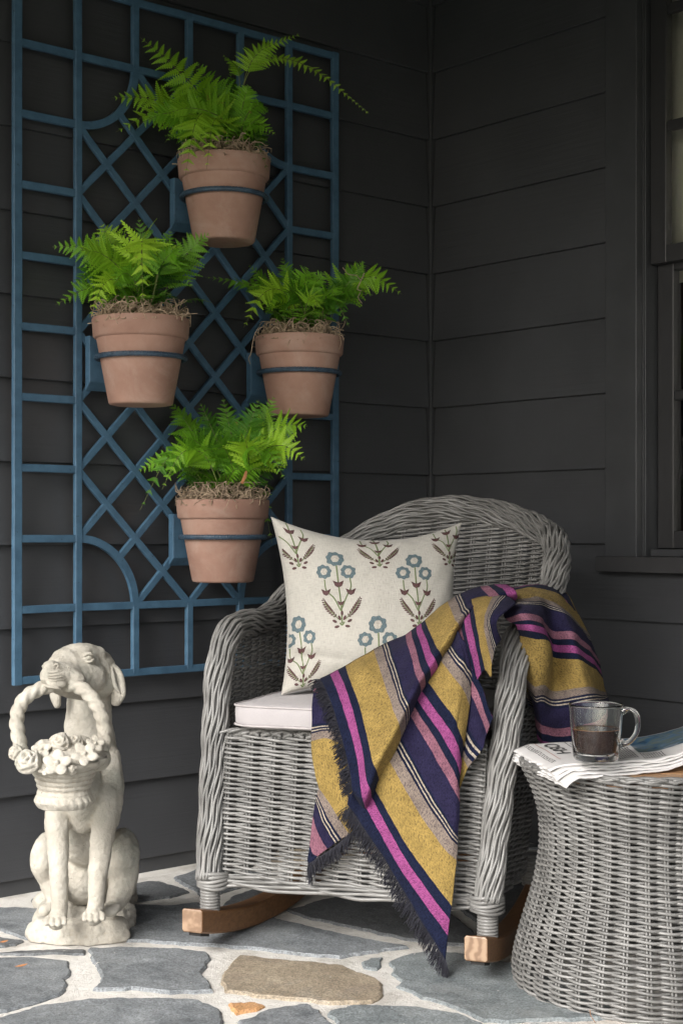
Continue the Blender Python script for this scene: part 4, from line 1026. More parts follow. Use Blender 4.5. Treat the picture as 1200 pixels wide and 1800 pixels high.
# ================================================================ the striped throw
# sheets lofted between lines of equal stripe coordinate; each point is (px, py, chair depth v) read from the photograph
TH_V = []; TH_F = []; TH_UV = []
def sheet(lines, n_across=7, n_along=44, wob=0.003, seed=0, conv=None, lenscale=1.0, th_edge=None):
    conv = conv or (lambda p: onV(*p)); W_ = []; G = []
    for w, pts in lines:
        P = np.array([conv(p) for p in pts]); G.append(catmull(P, n_along)); W_.append(w)
    G = np.array(G); W_ = np.array(W_, float)
    # spline across the lines too
    m = len(lines); tt = []; 
    for i in range(m-1): tt += list(i+np.arange(n_across)/n_across)
    tt.append(m-1); tt = np.array(tt)
    Q = np.concatenate([[2*G[0]-G[1]], G, [2*G[-1]-G[-2]]]); rows = []; ws = []
    kn = [0]
    for i in range(m-1): kn.append(kn[-1]+max(0.004, float(np.mean(np.linalg.norm(G[i+1]-G[i], axis=1))))**0.5)
    kn = np.array(kn)
    for t in tt:       # centripetal-like Hermite with monotone tangents
        i = min(int(t), m-2); f = t-i; h = kn[i+1]-kn[i]
        def tang(j):
            if j == 0: return (G[1]-G[0])/(kn[1]-kn[0])
            if j == m-1: return (G[-1]-G[-2])/(kn[-1]-kn[-2])
            a = (G[j]-G[j-1])/(kn[j]-kn[j-1]); b = (G[j+1]-G[j])/(kn[j+1]-kn[j]); ha = kn[j]-kn[j-1]; hb = kn[j+1]-kn[j]
            return (a*hb+b*ha)/(ha+hb)
        m0, m1 = tang(i)*h, tang(i+1)*h
        r = (2*f**3-3*f**2+1)*G[i]+(f**3-2*f**2+f)*m0+(-2*f**3+3*f**2)*G[i+1]+(f**3-f**2)*m1
        rows.append(r); ws.append(W_[i]+(W_[i+1]-W_[i])*f)
    rows = np.array(rows); nr = len(rows)
    # light smoothing of the loft, edges kept
    for _ in range(1):
        rows[1:-1] = rows[1:-1]*.6+(rows[:-2]+rows[2:])*.2
    du = np.gradient(rows, axis=0); dv = np.gradient(rows, axis=1); N = np.cross(du, dv); N /= np.linalg.norm(N, axis=2)[:, :, None]+1e-12
    base = len(TH_V); leng = np.concatenate([np.zeros((nr, 1)), np.cumsum(np.linalg.norm(np.diff(rows, axis=1), axis=2), axis=1)], axis=1)
    for i in range(nr):
        for j in range(n_along):
            p = rows[i, j]; q = noise.noise(Vector((p[0]*16, p[1]*16, p[2]*16+seed)))*wob+noise.noise(Vector((p[0]*45, p[1]*45, p[2]*45+seed)))*wob*0.35
            TH_V.append(p+N[i, j]*q); TH_UV.append(((ws[i]-17)/186.0, leng[i, j]*lenscale))
    for i in range(nr-1):
        for j in range(n_along-1): TH_F.append((base+i*n_along+j, base+(i+1)*n_along+j, base+(i+1)*n_along+j+1, base+i*n_along+j+1))
    return rows
A1 = sheet([
 (4,   [(563,1194,.06),(574,1215,.02),(591,1260,-.012),(608,1325,-.030),(618,1372,-.050),(624,1396,-.045),(634,1420,-.020)]),
 (17,  [(580,1187,.07),(592,1212,.02),(609,1262,-.014),(628,1335,-.034),(637,1396,-.055),(641,1416,-.040),(645,1428,-.012)]),
 (34,  [(594,1180,.08),(605,1205,.02),(620,1250,-.012),(638,1325,-.036),(647,1378,-.058),(650,1396,-.040),(655,1410,-.008)]),
 (50,  [(607,1172,.085),(616,1200,.03),(632,1245,-.008),(648,1310,-.036),(657,1346,-.058),(661,1362,-.040),(666,1380,-.005)]),
 (73,  [(632,1157,.095),(641,1180,.04),(656,1227,-.006),(671,1280,-.036),(680,1305,-.058),(684,1320,-.038),(686,1345,-.004)]),
 (96,  [(657,1143,.105),(666,1170,.05),(680,1212,-.004),(691,1248,-.036),(700,1270,-.056),(702,1286,-.036),(700,1312,0)]),
 (111, [(671,1136,.11),(679,1160,.05),(691,1196,0),(701,1232,-.032),(709,1250,-.052),(711,1266,-.032),(708,1290,.002)]),
 (127, [(684,1130,.115),(691,1150,.05),(702,1183,.002),(710,1212,-.028),(718,1230,-.048),(720,1246,-.028),(716,1270,.006)]),
 (150, [(700,1122,.12),(705,1140,.06),(713,1168,.01),(720,1196,-.020),(728,1212,-.042),(730,1230,-.02),(724,1252,.01)]),
 (172, [(712,1116,.12),(716,1131,.065),(723,1155,.02),(729,1182,-.012),(735,1199,-.034),(738,1216,-.012),(730,1236,.016)]),
 (188, [(722,1109,.125),(725,1123,.07),(732,1145,.03),(738,1170,-.004),(744,1186,-.026),(746,1203,-.004),(738,1222,.024)]),
 (203, [(731,1102,.13),(734,1115,.08),(741,1135,.036),(748,1158,.004),(754,1173,-.018),(756,1190,.006),(748,1208,.032)]),
 (220, [(739,1096,.135),(743,1108,.085),(750,1125,.042),(757,1145,.012),(763,1158,-.010),(766,1174,.012),(758,1194,.038)]),
 (237, [(747,1090,.14),(751,1100,.09),(758,1116,.05),(765,1133,.022),(771,1144,.0),(774,1158,.022),(766,1178,.05)]),
 (260, [(767,1073,.15),(771,1083,.10),(777,1096,.06),(783,1111,.034),(789,1120,.014),(792,1132,.034),(784,1150,.06)]),
 (283, [(787,1057,.16),(791,1066,.11),(795,1076,.075),(800,1088,.05),(804,1095,.032),(806,1106,.05),(798,1122,.075)]),
 (298, [(800,1049,.165),(803,1057,.12),(807,1066,.085),(810,1075,.06),(814,1081,.045),(816,1091,.06),(808,1105,.085)]),
 (314, [(812,1043,.17),(815,1050,.13),(819,1058,.095),(822,1066,.075),(826,1071,.06),(828,1079,.075),(820,1092,.10)]),
 (345, [(832,1035,.18),(836,1042,.14),(842,1050,.11),(846,1056,.09),(850,1061,.08),(852,1068,.095),(842,1078,.12)]),
 (358, [(843,1032,.18),(847,1038,.145),(853,1044,.12),(858,1049,.10),(862,1053,.09),(864,1060,.10),(855,1070,.13)]),
 (374, [(856,1030,.19),(860,1034,.15),(866,1039,.13),(871,1043,.11),(875,1047,.10),(877,1054,.11),(868,1064,.14)]),
 (389, [(868,1028,.195),(872,1032,.16),(878,1036,.14),(884,1039,.12),(888,1043,.11),(890,1050,.12),(882,1058,.15)]),
 (406, [(886,1027,.20),(890,1030,.17),(896,1034,.15),(902,1037,.13),(906,1041,.12),(908,1048,.13),(900,1056,.16)]),
], seed=1, wob=0.0030)
A2 = sheet([
 (4,   [(600,1400,-.012),(625,1432,-.018),(654,1476,-.026),(700,1548,-.030),(745,1624,-.034),(783,1686,-.036)]),
 (17,  [(622,1388,-.010),(640,1412,-.026),(690,1505,-.036),(735,1570,-.040),(770,1618,-.042),(787,1644,-.040)]),
 (34,  [(640,1380,-.008),(654,1404,-.026),(706,1500,-.036),(748,1558,-.042),(776,1596,-.044),(790,1616,-.041)]),
 (50,  [(650,1370,-.004),(664,1398,-.026),(718,1492,-.036),(756,1542,-.043),(780,1574,-.045),(793,1593,-.041)]),
 (73,  [(655,1330,0),(670,1362,-.024),(724,1456,-.032),(762,1508,-.040),(785,1538,-.042),(797,1552,-.038)]),
 (96,  [(664,1295,.002),(680,1330,-.020),(732,1422,-.028),(768,1475,-.036),(788,1500,-.040),(801,1512,-.034)]),
 (111, [(674,1275,.004),(690,1308,-.016),(742,1400,-.024),(775,1450,-.033),(793,1476,-.037),(803,1487,-.031)]),
 (127, [(684,1258,.006),(698,1284,-.012),(750,1380,-.020),(780,1428,-.030),(796,1456,-.034),(804,1468,-.028)]),
 (150, [(692,1235,.010),(706,1262,-.006),(756,1354,-.018),(784,1400,-.027),(798,1426,-.030),(805,1438,-.024)]),
 (172, [(700,1218,.014),(713,1243,0),(764,1330,-.018),(788,1372,-.026),(800,1396,-.027),(806,1411,-.021)]),
 (188, [(708,1205,.018),(720,1228,.002),(772,1310,-.022),(792,1346,-.028),(802,1370,-.026),(807,1388,-.019)]),
 (203, [(714,1198,.02),(726,1218,.004),(778,1294,-.025),(796,1326,-.029),(803,1346,-.026),(808,1364,-.017)]),
 (220, [(724,1188,.022),(735,1206,.006),(786,1276,-.026),(800,1302,-.028),(805,1322,-.024),(809,1340,-.014)]),
 (237, [(736,1176,.026),(748,1194,.01),(793,1252,-.024),(803,1276,-.024),(808,1296,-.020),(811,1313,-.010)]),
 (260, [(744,1150,.036),(760,1176,.014),(799,1224,-.016),(809,1244,-.016),(814,1262,-.012),(817,1278,-.004)]),
 (283, [(754,1126,.05),(772,1156,.02),(803,1196,-.006),(814,1214,-.006),(820,1228,-.002),(824,1240,.002)]),
 (298, [(764,1112,.06),(782,1140,.03),(806,1172,0),(816,1188,0),(822,1198,.004),(826,1208,.008)]),
 (314, [(774,1098,.07),(790,1124,.04),(808,1150,.01),(817,1164,.01),(823,1172,.012),(827,1180,.016)]),
 (350, [(786,1076,.09),(796,1094,.06),(806,1112,.03),(812,1122,.02),(816,1130,.02),(820,1140,.03)]),
], seed=5, wob=0.0040)
# narrow folds between that layer and the post
sheet([
 (318, [(790,1070,.10),(794,1105,.06),(800,1150,.035),(812,1200,.022),(824,1235,.016)]),
 (358, [(800,1074,.10),(804,1100,.06),(812,1135,.028),(820,1175,.022),(830,1212,.018)]),
 (374, [(806,1068,.10),(810,1096,.06),(818,1132,.024),(826,1172,.018),(834,1205,.016)]),
 (389, [(812,1064,.10),(816,1090,.05),(824,1130,.018),(832,1166,.016),(838,1196,.014)]),
 (406, [(822,1060,.10),(827,1086,.045),(834,1122,.010),(840,1158,.008),(845,1184,.010)]),
 (423, [(830,1056,.10),(835,1080,.04),(841,1112,.004),(846,1146,.0),(852,1178,.006)]),
 (446, [(848,1050,.10),(846,1074,.04),(848,1108,-.004),(853,1146,-.006),(862,1190,.0)]),
 (469, [(868,1048,.10),(856,1072,.03),(852,1098,-.010),(856,1130,-.012),(864,1166,-.004)]),
 (484, [(880,1048,.10),(864,1070,.03),(857,1092,-.012),(860,1118,-.012),(868,1148,-.004)]),
 (500, [(892,1050,.10),(874,1070,.02),(864,1088,-.014),(864,1108,-.012),(872,1134,-.002)]),
 (540, [(906,1062,.08),(890,1074,.01),(874,1090,-.012),(872,1104,-.008),(878,1124,.01)]),
], seed=9, wob=0.003)
sheet([
 (110, [(796,1262,.004),(806,1300,.0),(818,1330,-.004),(828,1342,-.006)]),
 (127, [(800,1240,.006),(818,1272,.004),(834,1300,0),(848,1316,-.002)]),
 (150, [(804,1210,.01),(824,1246,.008),(840,1278,.004),(852,1300,.002)]),
 (172, [(808,1184,.014),(830,1226,.010),(845,1262,.008),(855,1290,.006)]),
 (188, [(814,1172,.014),(838,1214,.012),(851,1250,.010),(860,1276,.008)]),
 (203, [(822,1166,.014),(846,1206,.014),(857,1240,.012),(866,1262,.01)]),
], seed=11, wob=0.003)
sheet([(60, [(786,1330,-.004),(796,1356,-.002),(802,1380,0),(806,1392,0)]), (96, [(792,1292,-.002),(806,1316,-.002),(815,1334,-.002),(822,1350,-.002)]),
 (111, [(796,1262,.002),(812,1298,0),(824,1322,-.002),(836,1334,-.004)])], seed=12, wob=.002)
# the corner behind, hanging over the front of the seat
UL = sheet([
 (189, [(554,1196,.055),(572,1202,.05),(590,1205,.05)]),
 (172, [(550,1216,.03),(572,1222,.026),(597,1226,.03)]),
 (150, [(548,1244,.004),(574,1250,.0),(604,1252,.006)]),
 (127, [(548,1274,-.004),(576,1272,-.008),(612,1280,-.002)]),
 (111, [(547,1290,-.006),(576,1285,-.010),(618,1296,-.004)]),
 (96,  [(546,1303,-.006),(576,1298,-.011),(624,1318,-.006)]),
 (72,  [(548,1330,-.008),(584,1345,-.014),(636,1385,-.008)]),
 (60,  [(552,1352,-.010),(590,1385,-.016),(640,1430,-.008)]),
 (72,  [(556,1370,-.011),(590,1408,-.017),(628,1450,-.010)]),
 (96,  [(560,1384,-.012),(587,1424,-.017),(613,1467,-.012)]),
 (111, [(557,1396,-.012),(576,1436,-.017),(600,1475,-.012)]),
 (125, [(554,1408,-.012),(567,1447,-.017),(587,1484,-.013)]),
 (166, [(553,1413,-.012),(564,1452,-.017),(583,1487,-.014)]),
 (176, [(548,1450,-.012),(557,1476,-.016),(570,1496,-.014)]),
 (190, [(543,1490,-.012),(548,1502,-.014),(556,1507,-.014)]),
 (202, [(540,1512,-.012),(543,1518,-.013),(546,1520,-.013)]),
], seed=15, wob=0.004)
# over the arm and down its outer side; here the third number is the distance from the camera
dz = lambda p: D(*p)
sheet([
 (30,  [(868,1030,2.90),(900,1031,2.92),(930,1027,2.95),(962,1030,2.97),(985,1036,3.0),(996,1050,3.03),(1000,1056,3.08)]),
 (60,  [(872,1042,2.84),(902,1040,2.85),(930,1035,2.88),(956,1038,2.88),(988,1052,2.90),(1012,1078,2.95),(1022,1090,3.02)]),
 (92,  [(878,1052,2.80),(912,1049,2.78),(938,1046,2.80),(958,1050,2.80),(992,1066,2.83),(1022,1100,2.90),(1034,1112,2.98)]),
 (96,  [(880,1056,2.79),(916,1053,2.76),(940,1050,2.78),(959,1054,2.79),(993,1070,2.82),(1026,1106,2.89),(1037,1118,2.98)]),
 (111, [(882,1060,2.77),(922,1058,2.73),(946,1056,2.75),(962,1062,2.785),(996,1077,2.80),(1030,1114,2.88),(1040,1128,2.98)]),
 (127, [(884,1064,2.75),(928,1064,2.71),(952,1064,2.735),(965,1072,2.78),(999,1084,2.79),(1033,1122,2.87),(1043,1136,2.97)]),
 (150, [(884,1074,2.71),(924,1070,2.675),(954,1078,2.71),(968,1088,2.775),(1003,1098,2.775),(1036,1134,2.85),(1046,1150,2.96)]),
 (172, [(886,1086,2.68),(920,1078,2.65),(950,1086,2.69),(970,1108,2.77),(1007,1112,2.76),(1038,1140,2.84),(1050,1160,2.96)]),
 (188, [(896,1094,2.665),(928,1090,2.645),(953,1098,2.68),(971,1122,2.77),(1009,1125,2.755),(1040,1150,2.84),(1053,1170,2.96)]),
 (203, [(904,1098,2.66),(934,1098,2.645),(958,1106,2.68),(972,1132,2.77),(1011,1136,2.75),(1042,1160,2.83),(1055,1178,2.96)]),
 (220, [(908,1108,2.665),(936,1110,2.645),(962,1118,2.68),(973,1144,2.77),(1014,1149,2.745),(1044,1170,2.83),(1057,1186,2.96)]),
 (237, [(912,1118,2.68),(938,1124,2.655),(966,1128,2.68),(973,1156,2.77),(1017,1160,2.745),(1046,1178,2.83),(1059,1192,2.96)]),
 (260, [(914,1150,2.70),(940,1165,2.68),(965,1166,2.69),(974,1186,2.77),(1023,1188,2.74),(1050,1200,2.82),(1063,1208,2.95)]),
 (283, [(920,1190,2.73),(938,1208,2.71),(956,1206,2.715),(974,1216,2.765),(1030,1208,2.745),(1054,1214,2.82),(1066,1216,2.95)]),
 (298, [(926,1210,2.74),(940,1224,2.725),(954,1222,2.73),(976,1230,2.765),(1034,1220,2.745),(1057,1222,2.82),(1068,1222,2.95)]),
 (314, [(930,1222,2.75),(941,1238,2.735),(954,1238,2.735),(978,1246,2.76),(1037,1236,2.75),(1060,1232,2.82),(1070,1226,2.95)]),
 (345, [(936,1246,2.77),(944,1258,2.75),(956,1264,2.75),(984,1268,2.765),(1040,1258,2.76),(1063,1250,2.83),(1074,1240,2.95)]),
 (359, [(938,1260,2.78),(946,1272,2.76),(958,1278,2.76),(988,1282,2.77),(1042,1272,2.77),(1066,1262,2.84),(1077,1250,2.95)]),
 (375, [(941,1276,2.79),(949,1288,2.77),(961,1292,2.77),(990,1296,2.78),(1044,1286,2.78),(1068,1276,2.85),(1079,1266,2.95)]),
 (390, [(943,1290,2.795),(952,1302,2.775),(964,1306,2.775),(992,1308,2.785),(1046,1298,2.785),(1070,1290,2.86),(1080,1280,2.95)]),
 (400, [(945,1300,2.80),(955,1311,2.78),(966,1315,2.78),(994,1316,2.79),(1047,1308,2.79),(1071,1300,2.87),(1081,1290,2.95)]),
], seed=21, wob=0.004, conv=dz, n_along=80)
# inner fold seen between the post and the drape
sheet([
 (210, [(906,1110,2.72),(926,1120,2.76),(960,1130,2.80)]),
 (237, [(912,1140,2.74),(930,1150,2.78),(962,1160,2.81)]),
 (262, [(914,1180,2.76),(934,1190,2.80),(964,1195,2.82)]),
 (283, [(922,1216,2.78),(940,1224,2.81),(966,1226,2.82)]),
 (314, [(930,1240,2.79),(944,1246,2.82),(968,1246,2.83)]),
], seed=25, conv=dz)
# the far lobe: the other side of the fold, stripes running down
sheet([
 (203, [(958,1032,3.0),(972,1040,2.96),(984,1062,2.93)]),
 (220, [(968,1031,3.02),(984,1040,2.97),(996,1060,2.94)]),
 (240, [(976,1032,3.04),(998,1048,2.98),(1012,1078,2.96)]),
], seed=26, conv=dz)
thr = mesh_obj('striped_throw', TH_V, TH_F, M['blanket'], None, smooth=True, uv=TH_UV)
tag(thr, 'fringed wool throw striped mustard, navy and magenta, draped over the chair arm', 'throw blanket')
m_ = thr.modifiers.new('solid', 'SOLIDIFY'); m_.thickness = 0.0022; m_.offset = -1
# fringe
def fringe(edge, mean_dir, n, ln, seed, colour='fringe', droop=0.5, spread=0.35):
    rr = random.Random(seed); V = []; F = []; E = catmull(edge, 200)
    for i in range(n):
        t = rr.random()*0.999*(len(E)-1); k = int(t); p = E[k]+(E[k+1]-E[k])*(t-k)
        d = np.array(mean_dir)+np.array([rr.gauss(0, spread), rr.gauss(0, spread), rr.gauss(0, spread)]); d /= np.linalg.norm(d); q = [p]; l = ln*rr.uniform(.55, 1.15)
        for s in range(6):
            d = d+np.array([rr.gauss(0, .10), rr.gauss(0, .10), -droop*0.3]); d /= np.linalg.norm(d); q.append(q[-1]+d*l/6)
        v, f = tube(q, np.linspace(0.00075, 0.0005, 7), 4, False); o = len(V); V += list(v); F += [tuple(a+o for a in b) for b in f]
    fo = mesh_obj('fringe', V, F, M[colour], thr); tag(fo, kind='stuff'); return fo
out = -CV*0.55-CU*0.8
fringe(A1[0][:34], -CU*1.0-CV*.35-UP*.25, 620, 0.024, 1, droop=.5)
fringe(A2[0][4:], -CU*0.75-CV*.15-UP*.75, 620, 0.030, 2, droop=.5, spread=.25)
fringe(A2[0][-3:], -UP+CU*.1, 60, 0.045, 22, droop=.8, spread=.12)
fringe([onV(x, y, -.016) for x, y in ((617, 1462), (600, 1478), (585, 1490), (570, 1500), (552, 1512), (542, 1518))], -UP*.9+CU*.15, 300, 0.026, 3, droop=.8, spread=.25)
fringe([onV(x, y, -.014) for x, y in ((541, 1515), (544, 1520), (546, 1522))], -UP, 30, 0.035, 4, droop=.9, spread=.08)

# ================================================================ the wicker table
TC = CAM+ray(1123, 0)*0; TC = CAM+RGT*0.509+FWD*2.572; TC = np.array([TC[0], TC[1], 0.0])
tab = empty('wicker_table', TC); tag(tab, 'hourglass grey wicker side table with a slatted wood top', 'side table')
TH = 0.383
def trad(z):
    zz = [0, 0.012, 0.04, 0.10, 0.17, 0.235, 0.29, 0.33, 0.365, 0.383]; r = [0.205, 0.212, 0.212, 0.196, 0.174, 0.1635, 0.165, 0.175, 0.192, 0.200]
    return float(np.interp(z, zz, r)) if not hasattr(trad, 's') else float(np.interp(z, trad.zz, trad.s))
zz_ = np.linspace(0, TH, 120); rr_ = np.array([trad(z) for z in zz_])
for _ in range(40): rr_[1:-1] = rr_[1:-1]*.5+(rr_[:-2]+rr_[2:])*.25
trad.zz = zz_; trad.s = rr_
def tsurf(a, z, off=0.0):
    r = trad(z)+off; return np.array([TC[0]+r*math.cos(a), TC[1]+r*math.sin(a), z])
NSTK = 34
body = mesh_obj('woven_body', [(0, 0, 0)]*3, [(0, 1, 2)], M['wicker'], tab)
V = []; F = []
for k in range(NSTK):
    for e in (-0.014, 0.014):
        v, f = tube([tsurf(2*math.pi*k/NSTK+e, z) for z in np.linspace(0.004, TH-0.004, 22)], 0.0022, 5); o = len(V); V += list(v); F += [tuple(a+o for a in b) for b in f]
me = bpy.data.meshes.new('table_stakes'); me.from_pydata([tuple(p) for p in V], [], F); me.materials.append(M['wicker']); body.data = me; me.polygons.foreach_set('use_smooth', [True]*len(me.polygons))
z = 0.005; row = 0
while z < TH-0.006:
    P = []; n = NSTK*6
    for i in range(n+1):
        a = 2*math.pi*i/n; q = math.cos(NSTK*a/2+math.pi*(row % 2)); q = math.copysign(abs(q)**.75, q)
        P.append(tsurf(a, z-0.0014*math.sin(NSTK*a/2+math.pi*(row % 2))+0.0018*noise.noise(Vector((math.cos(a)*3, math.sin(a)*3, row*0.23))), q*0.0050))
    v, f = tube(P, 0.0027*(0.95+0.1*((row*7) % 5)/5), 6, False); mesh_obj('wicker_strand', v, f, M['wicker'], body, smooth=True); row += 1; z += 0.0047
for k in range(NSTK):     # braided border at the top and the foot
    for j, (span, zb, hh, off) in enumerate(((2.2, TH-0.006, 0.0055, 0.0035), (1.8, TH-0.002, 0.0035, 0.002), (2.2, 0.004, -0.002, 0.003))):
        P = [tsurf(2*math.pi*(k+span*t)/NSTK, zb+hh*math.sin(math.pi*t), off*math.cos(2*math.pi*t)+0.001) for t in np.linspace(0, 1, 13)]
        v, f = tube(P, 0.0030, 6); mesh_obj('border_strand', v, f, M['wicker'], body, smooth=True)
# slatted wood top: boards clipped to a circle, running across
RW = 0.184; ang = R(6); cx, cy = math.cos(ang), math.sin(ang)
bd = [RGT*1.0, FWD*1.0]; tdir = RGT*math.cos(R(-7))+FWD*math.sin(R(-7)); tnr = -RGT*math.sin(R(-7))+FWD*math.cos(R(-7))
nb = 7; bw = 2*RW/nb
for i in range(nb):
    y0 = -RW+i*bw+0.0018; y1 = -RW+(i+1)*bw-0.0018; out_ = []; m = 9
    up_ = [(math.sqrt(max(0, RW*RW-y*y)), y) for y in np.linspace(y0, y1, m)]
    poly = [(x, y) for x, y in up_]+[(-x, y) for x, y in up_[::-1]]
    V = [TC+tdir*x+tnr*y+UP*(TH-0.010) for x, y in poly]+[TC+tdir*x+tnr*y+UP*(TH-0.001) for x, y in poly]; k = len(poly)
    F = [tuple(range(k-1, -1, -1)), tuple(range(k, 2*k))]+[(j, (j+1) % k, k+(j+1) % k, k+j) for j in range(k)]
    o = mesh_obj('top_slat', V, F, M['table_wood'], tab)
    bmx = bmesh.new(); bmx.from_mesh(o.data); bmesh.ops.recalc_face_normals(bmx, faces=bmx.faces); bmx.to_mesh(o.data); bmx.free(); bevel(o, 0.0015)
V, F = lathe([(0, TH-0.016), (0.192, TH-0.016), (0.192, TH-0.012), (0, TH-0.012)], 48, TC); mesh_obj('top_support', V, F, M['teak'], tab)
adopt(tab)

# ================================================================ the newspaper
def news(px, py, z=TH+0.002): return onfloor(px, py, z)
NP = [news(893, 1333), news(1062, 1366), news(1290, 1322), news(1120, 1312)]     # near-left, near, right, far (a folded, slightly curling wad)
def paper(s, t, k, nl):
    "s along the long side 0..1, t across 0..1 (0 = edge nearest the camera), k = layer"
    g = 0.0042
    c00, c10, c11, c01 = CORN[k]
    p = (1-s)*(1-t)*c00+s*(1-t)*c10+s*t*c11+(1-s)*t*c01
    curl = 0.030*max(0, (s-0.62)/0.38)**1.8*(1-0.35*t); sag = -0.012*max(0, (0.10-s)/0.10)**1.4
    ru = 0.0012*noise.noise(Vector((s*7, t*4, k*1.7)))+0.0006*noise.noise(Vector((s*22, t*12, k*3.1)))*(1.8 if (s < 0.12 or t < 0.12) else .6)
    ru += 0.002*(t < 0.10)*noise.noise(Vector((s*9, 0.5, k)))*(1-t/0.10)
    return np.array([p[0], p[1], TH+0.0035+k*g*(0.75+0.25*s)+curl+sag*(1.2-k*0.1)+ru])
rr = random.Random(4)
NL = 5; CORN = []
a0 = onfloor(897, 1345, TH); a1 = onfloor(1225, 1372, TH); a2 = onfloor(1262, 1322, TH); a3 = onfloor(908, 1322, TH)
np_mid = (a0+a1+a2+a3)/4
near = onfloor(905, 1338, TH); n1 = onfloor(1035, 1371, TH)
def corner(px, py, j): return onfloor(px, py, TH)+np.array([rr.uniform(-1, 1), rr.uniform(-1, 1), 0])*j
for k in range(NL):
    j = 0.004; CORN.append([corner(992-7*k, 1371-k*2.0, j)+0*UP, corner(1245, 1352, j), corner(1215, 1310, j), corner(905-k*1.5, 1331-k*1.2, j)])
npg = None
for k in range(NL):
    nsx, nty = 60, 26; V = []; F = []
    for i in range(nsx+1):
        for j in range(nty+1):
            s, t = i/nsx, j/nty
            jag = 0.010*noise.noise(Vector((t*14, k*5.1, 2)))*(s < 0.02) + 0.0
            V.append(paper(s, t, k, NL)+np.array([jag, jag*0.5, 0]))
    for i in range(nsx):
        for j in range(nty): a = i*(nty+1)+j; F.append((a, a+nty+1, a+nty+2, a+1))
    o = mesh_obj('newspaper' if npg is None else 'folded_sheet', V, F, M['paper'], npg, smooth=True)
    sm = o.modifiers.new('s', 'SOLIDIFY'); sm.thickness = 0.0026; sm.offset = -1
    if npg is None: npg = o; tag(o, 'folded white newspaper under the glass mug on the wicker table', 'newspaper')
KT = NL-1
def onpaper(s, t, off=0.0006): return paper(s, t, KT, NL)+UP*off
def patch(name, s0, t0, s1, t1, mat, nx=12, ny=6, off=0.0006, par=None):
    V = []; F = []
    for i in range(nx+1):
        for j in range(ny+1): V.append(onpaper(s0+(s1-s0)*i/nx, t0+(t1-t0)*j/ny, off))
    for i in range(nx):
        for j in range(ny): a = i*(ny+1)+j; F.append((a, a+ny+1, a+ny+2, a+1))
    return mesh_obj(name, V, F, M[mat], par or npg)
patch('printed_photo', 0.60, 0.30, 0.985, 0.96, 'photo', 30, 14)
# masthead lettering read sideways, flat print laid on the sheet
def lettering(txt, s, t, hs, ht, mat='ink', rot=True):
    cu = bpy.data.curves.new('masthead', 'FONT'); cu.body = txt; cu.size = 1.0; cu.offset = 0.022; tmp = bpy.data.objects.new('tmp', cu); C.objects.link(tmp)
    dg = bpy.context.evaluated_depsgraph_get(); me = bpy.data.meshes.new_from_object(tmp.evaluated_get(dg)); bpy.data.objects.remove(tmp); bpy.data.curves.remove(cu)
    bmx = bmesh.new(); bmx.from_mesh(me); bmesh.ops.triangulate(bmx, faces=bmx.faces)
    for v in bmx.verts:
        x, y = v.co.x, v.co.y
        q = onpaper(s+y*hs, t-x*ht, 0.0008) if rot else onpaper(s+x*hs, t+y*ht, 0.0008); v.co = Vector(q)
    bmx.to_mesh(me); bmx.free(); me.materials.clear(); me.materials.append(M[mat]); o = bpy.data.objects.new('masthead_lettering', me); C.objects.link(o); o.parent = npg; return o
lettering('OSH', 0.150, 0.93, 0.110, 0.25)
for s_, t0, t1, mt, w in ((0.115, .2, .97, 'ink_red', .004), (0.275, .15, .97, 'ink', .005), (0.335, .15, .97, 'ink', .005)): patch('printed_rule', s_, t0, s_+w, t1, mt, 1, 12, 0.0007)
pr = MB()
rr = random.Random(9)
def line_block(s0, s1, t0, t1, nl):
    for i in range(nl):
        t = t0+(t1-t0)*i/nl; s = s0
        while s < s1-0.005:
            l = rr.uniform(.008, .022); e = min(s1, s+l); w = (t1-t0)/nl*0.42
            pr.add([onpaper(s, t, .0007), onpaper(e, t, .0007), onpaper(e, t+w, .0007), onpaper(s, t+w, .0007)], [(0, 1, 2, 3)]); s = e+0.004
def col_block(s0, s1, t0, t1, nl):
    for i in range(nl):
        s = s0+(s1-s0)*i/nl; t = t0
        while t < t1-0.01:
            e = min(t1, t+rr.uniform(.03, .09)); w = (s1-s0)/nl*0.42
            pr.add([onpaper(s, t, .0007), onpaper(s+w, t, .0007), onpaper(s+w, e, .0007), onpaper(s, e, .0007)], [(0, 1, 2, 3)]); t = e+0.015
col_block(0.055, 0.085, 0.15, 0.95, 3); col_block(0.295, 0.325, 0.55, 0.9, 2); col_block(0.38, 0.58, 0.10, 0.95, 13); col_block(0.60, 0.74, 0.06, 0.27, 9)
pr.build('printed_text', M['ink'], npg)
tag(npg.children[-1], kind='stuff')
# a thin dark red edge line low on the wad
# ================================================================ the glass mug
MCc = onfloor(1047, 1336, TH+0.0265); mz = TH+0.0265
s_m = None
mug = empty('glass_mug', (MCc[0], MCc[1], mz)); tag(mug, 'clear glass mug half full of black coffee, standing on the newspaper', 'mug')
H = 0.090
outp = [(0.0, 0.0), (0.031, 0.0), (0.0345, 0.0015), (0.0362, 0.005), (0.0375, 0.015), (0.0405, 0.05), (0.0432, H-0.003), (0.0436, H-0.001), (0.0428, H)]
inp = [(0.0416, H-0.0005), (0.0408, H-0.004), (0.0380, 0.05), (0.0350, 0.016), (0.0330, 0.0115), (0.026, 0.0098), (0.0, 0.0095)]
V, F = lathe(outp+inp, 72, (MCc[0], MCc[1], mz)); g_ = mesh_obj('glass_body', V, F, M['mug'], mug, smooth=True)
bmx = bmesh.new(); bmx.from_mesh(g_.data); bmesh.ops.remove_doubles(bmx, verts=bmx.verts, dist=1e-5); bmesh.ops.recalc_face_normals(bmx, faces=bmx.faces); bmx.to_mesh(g_.data); bmx.free()
CL = 0.050
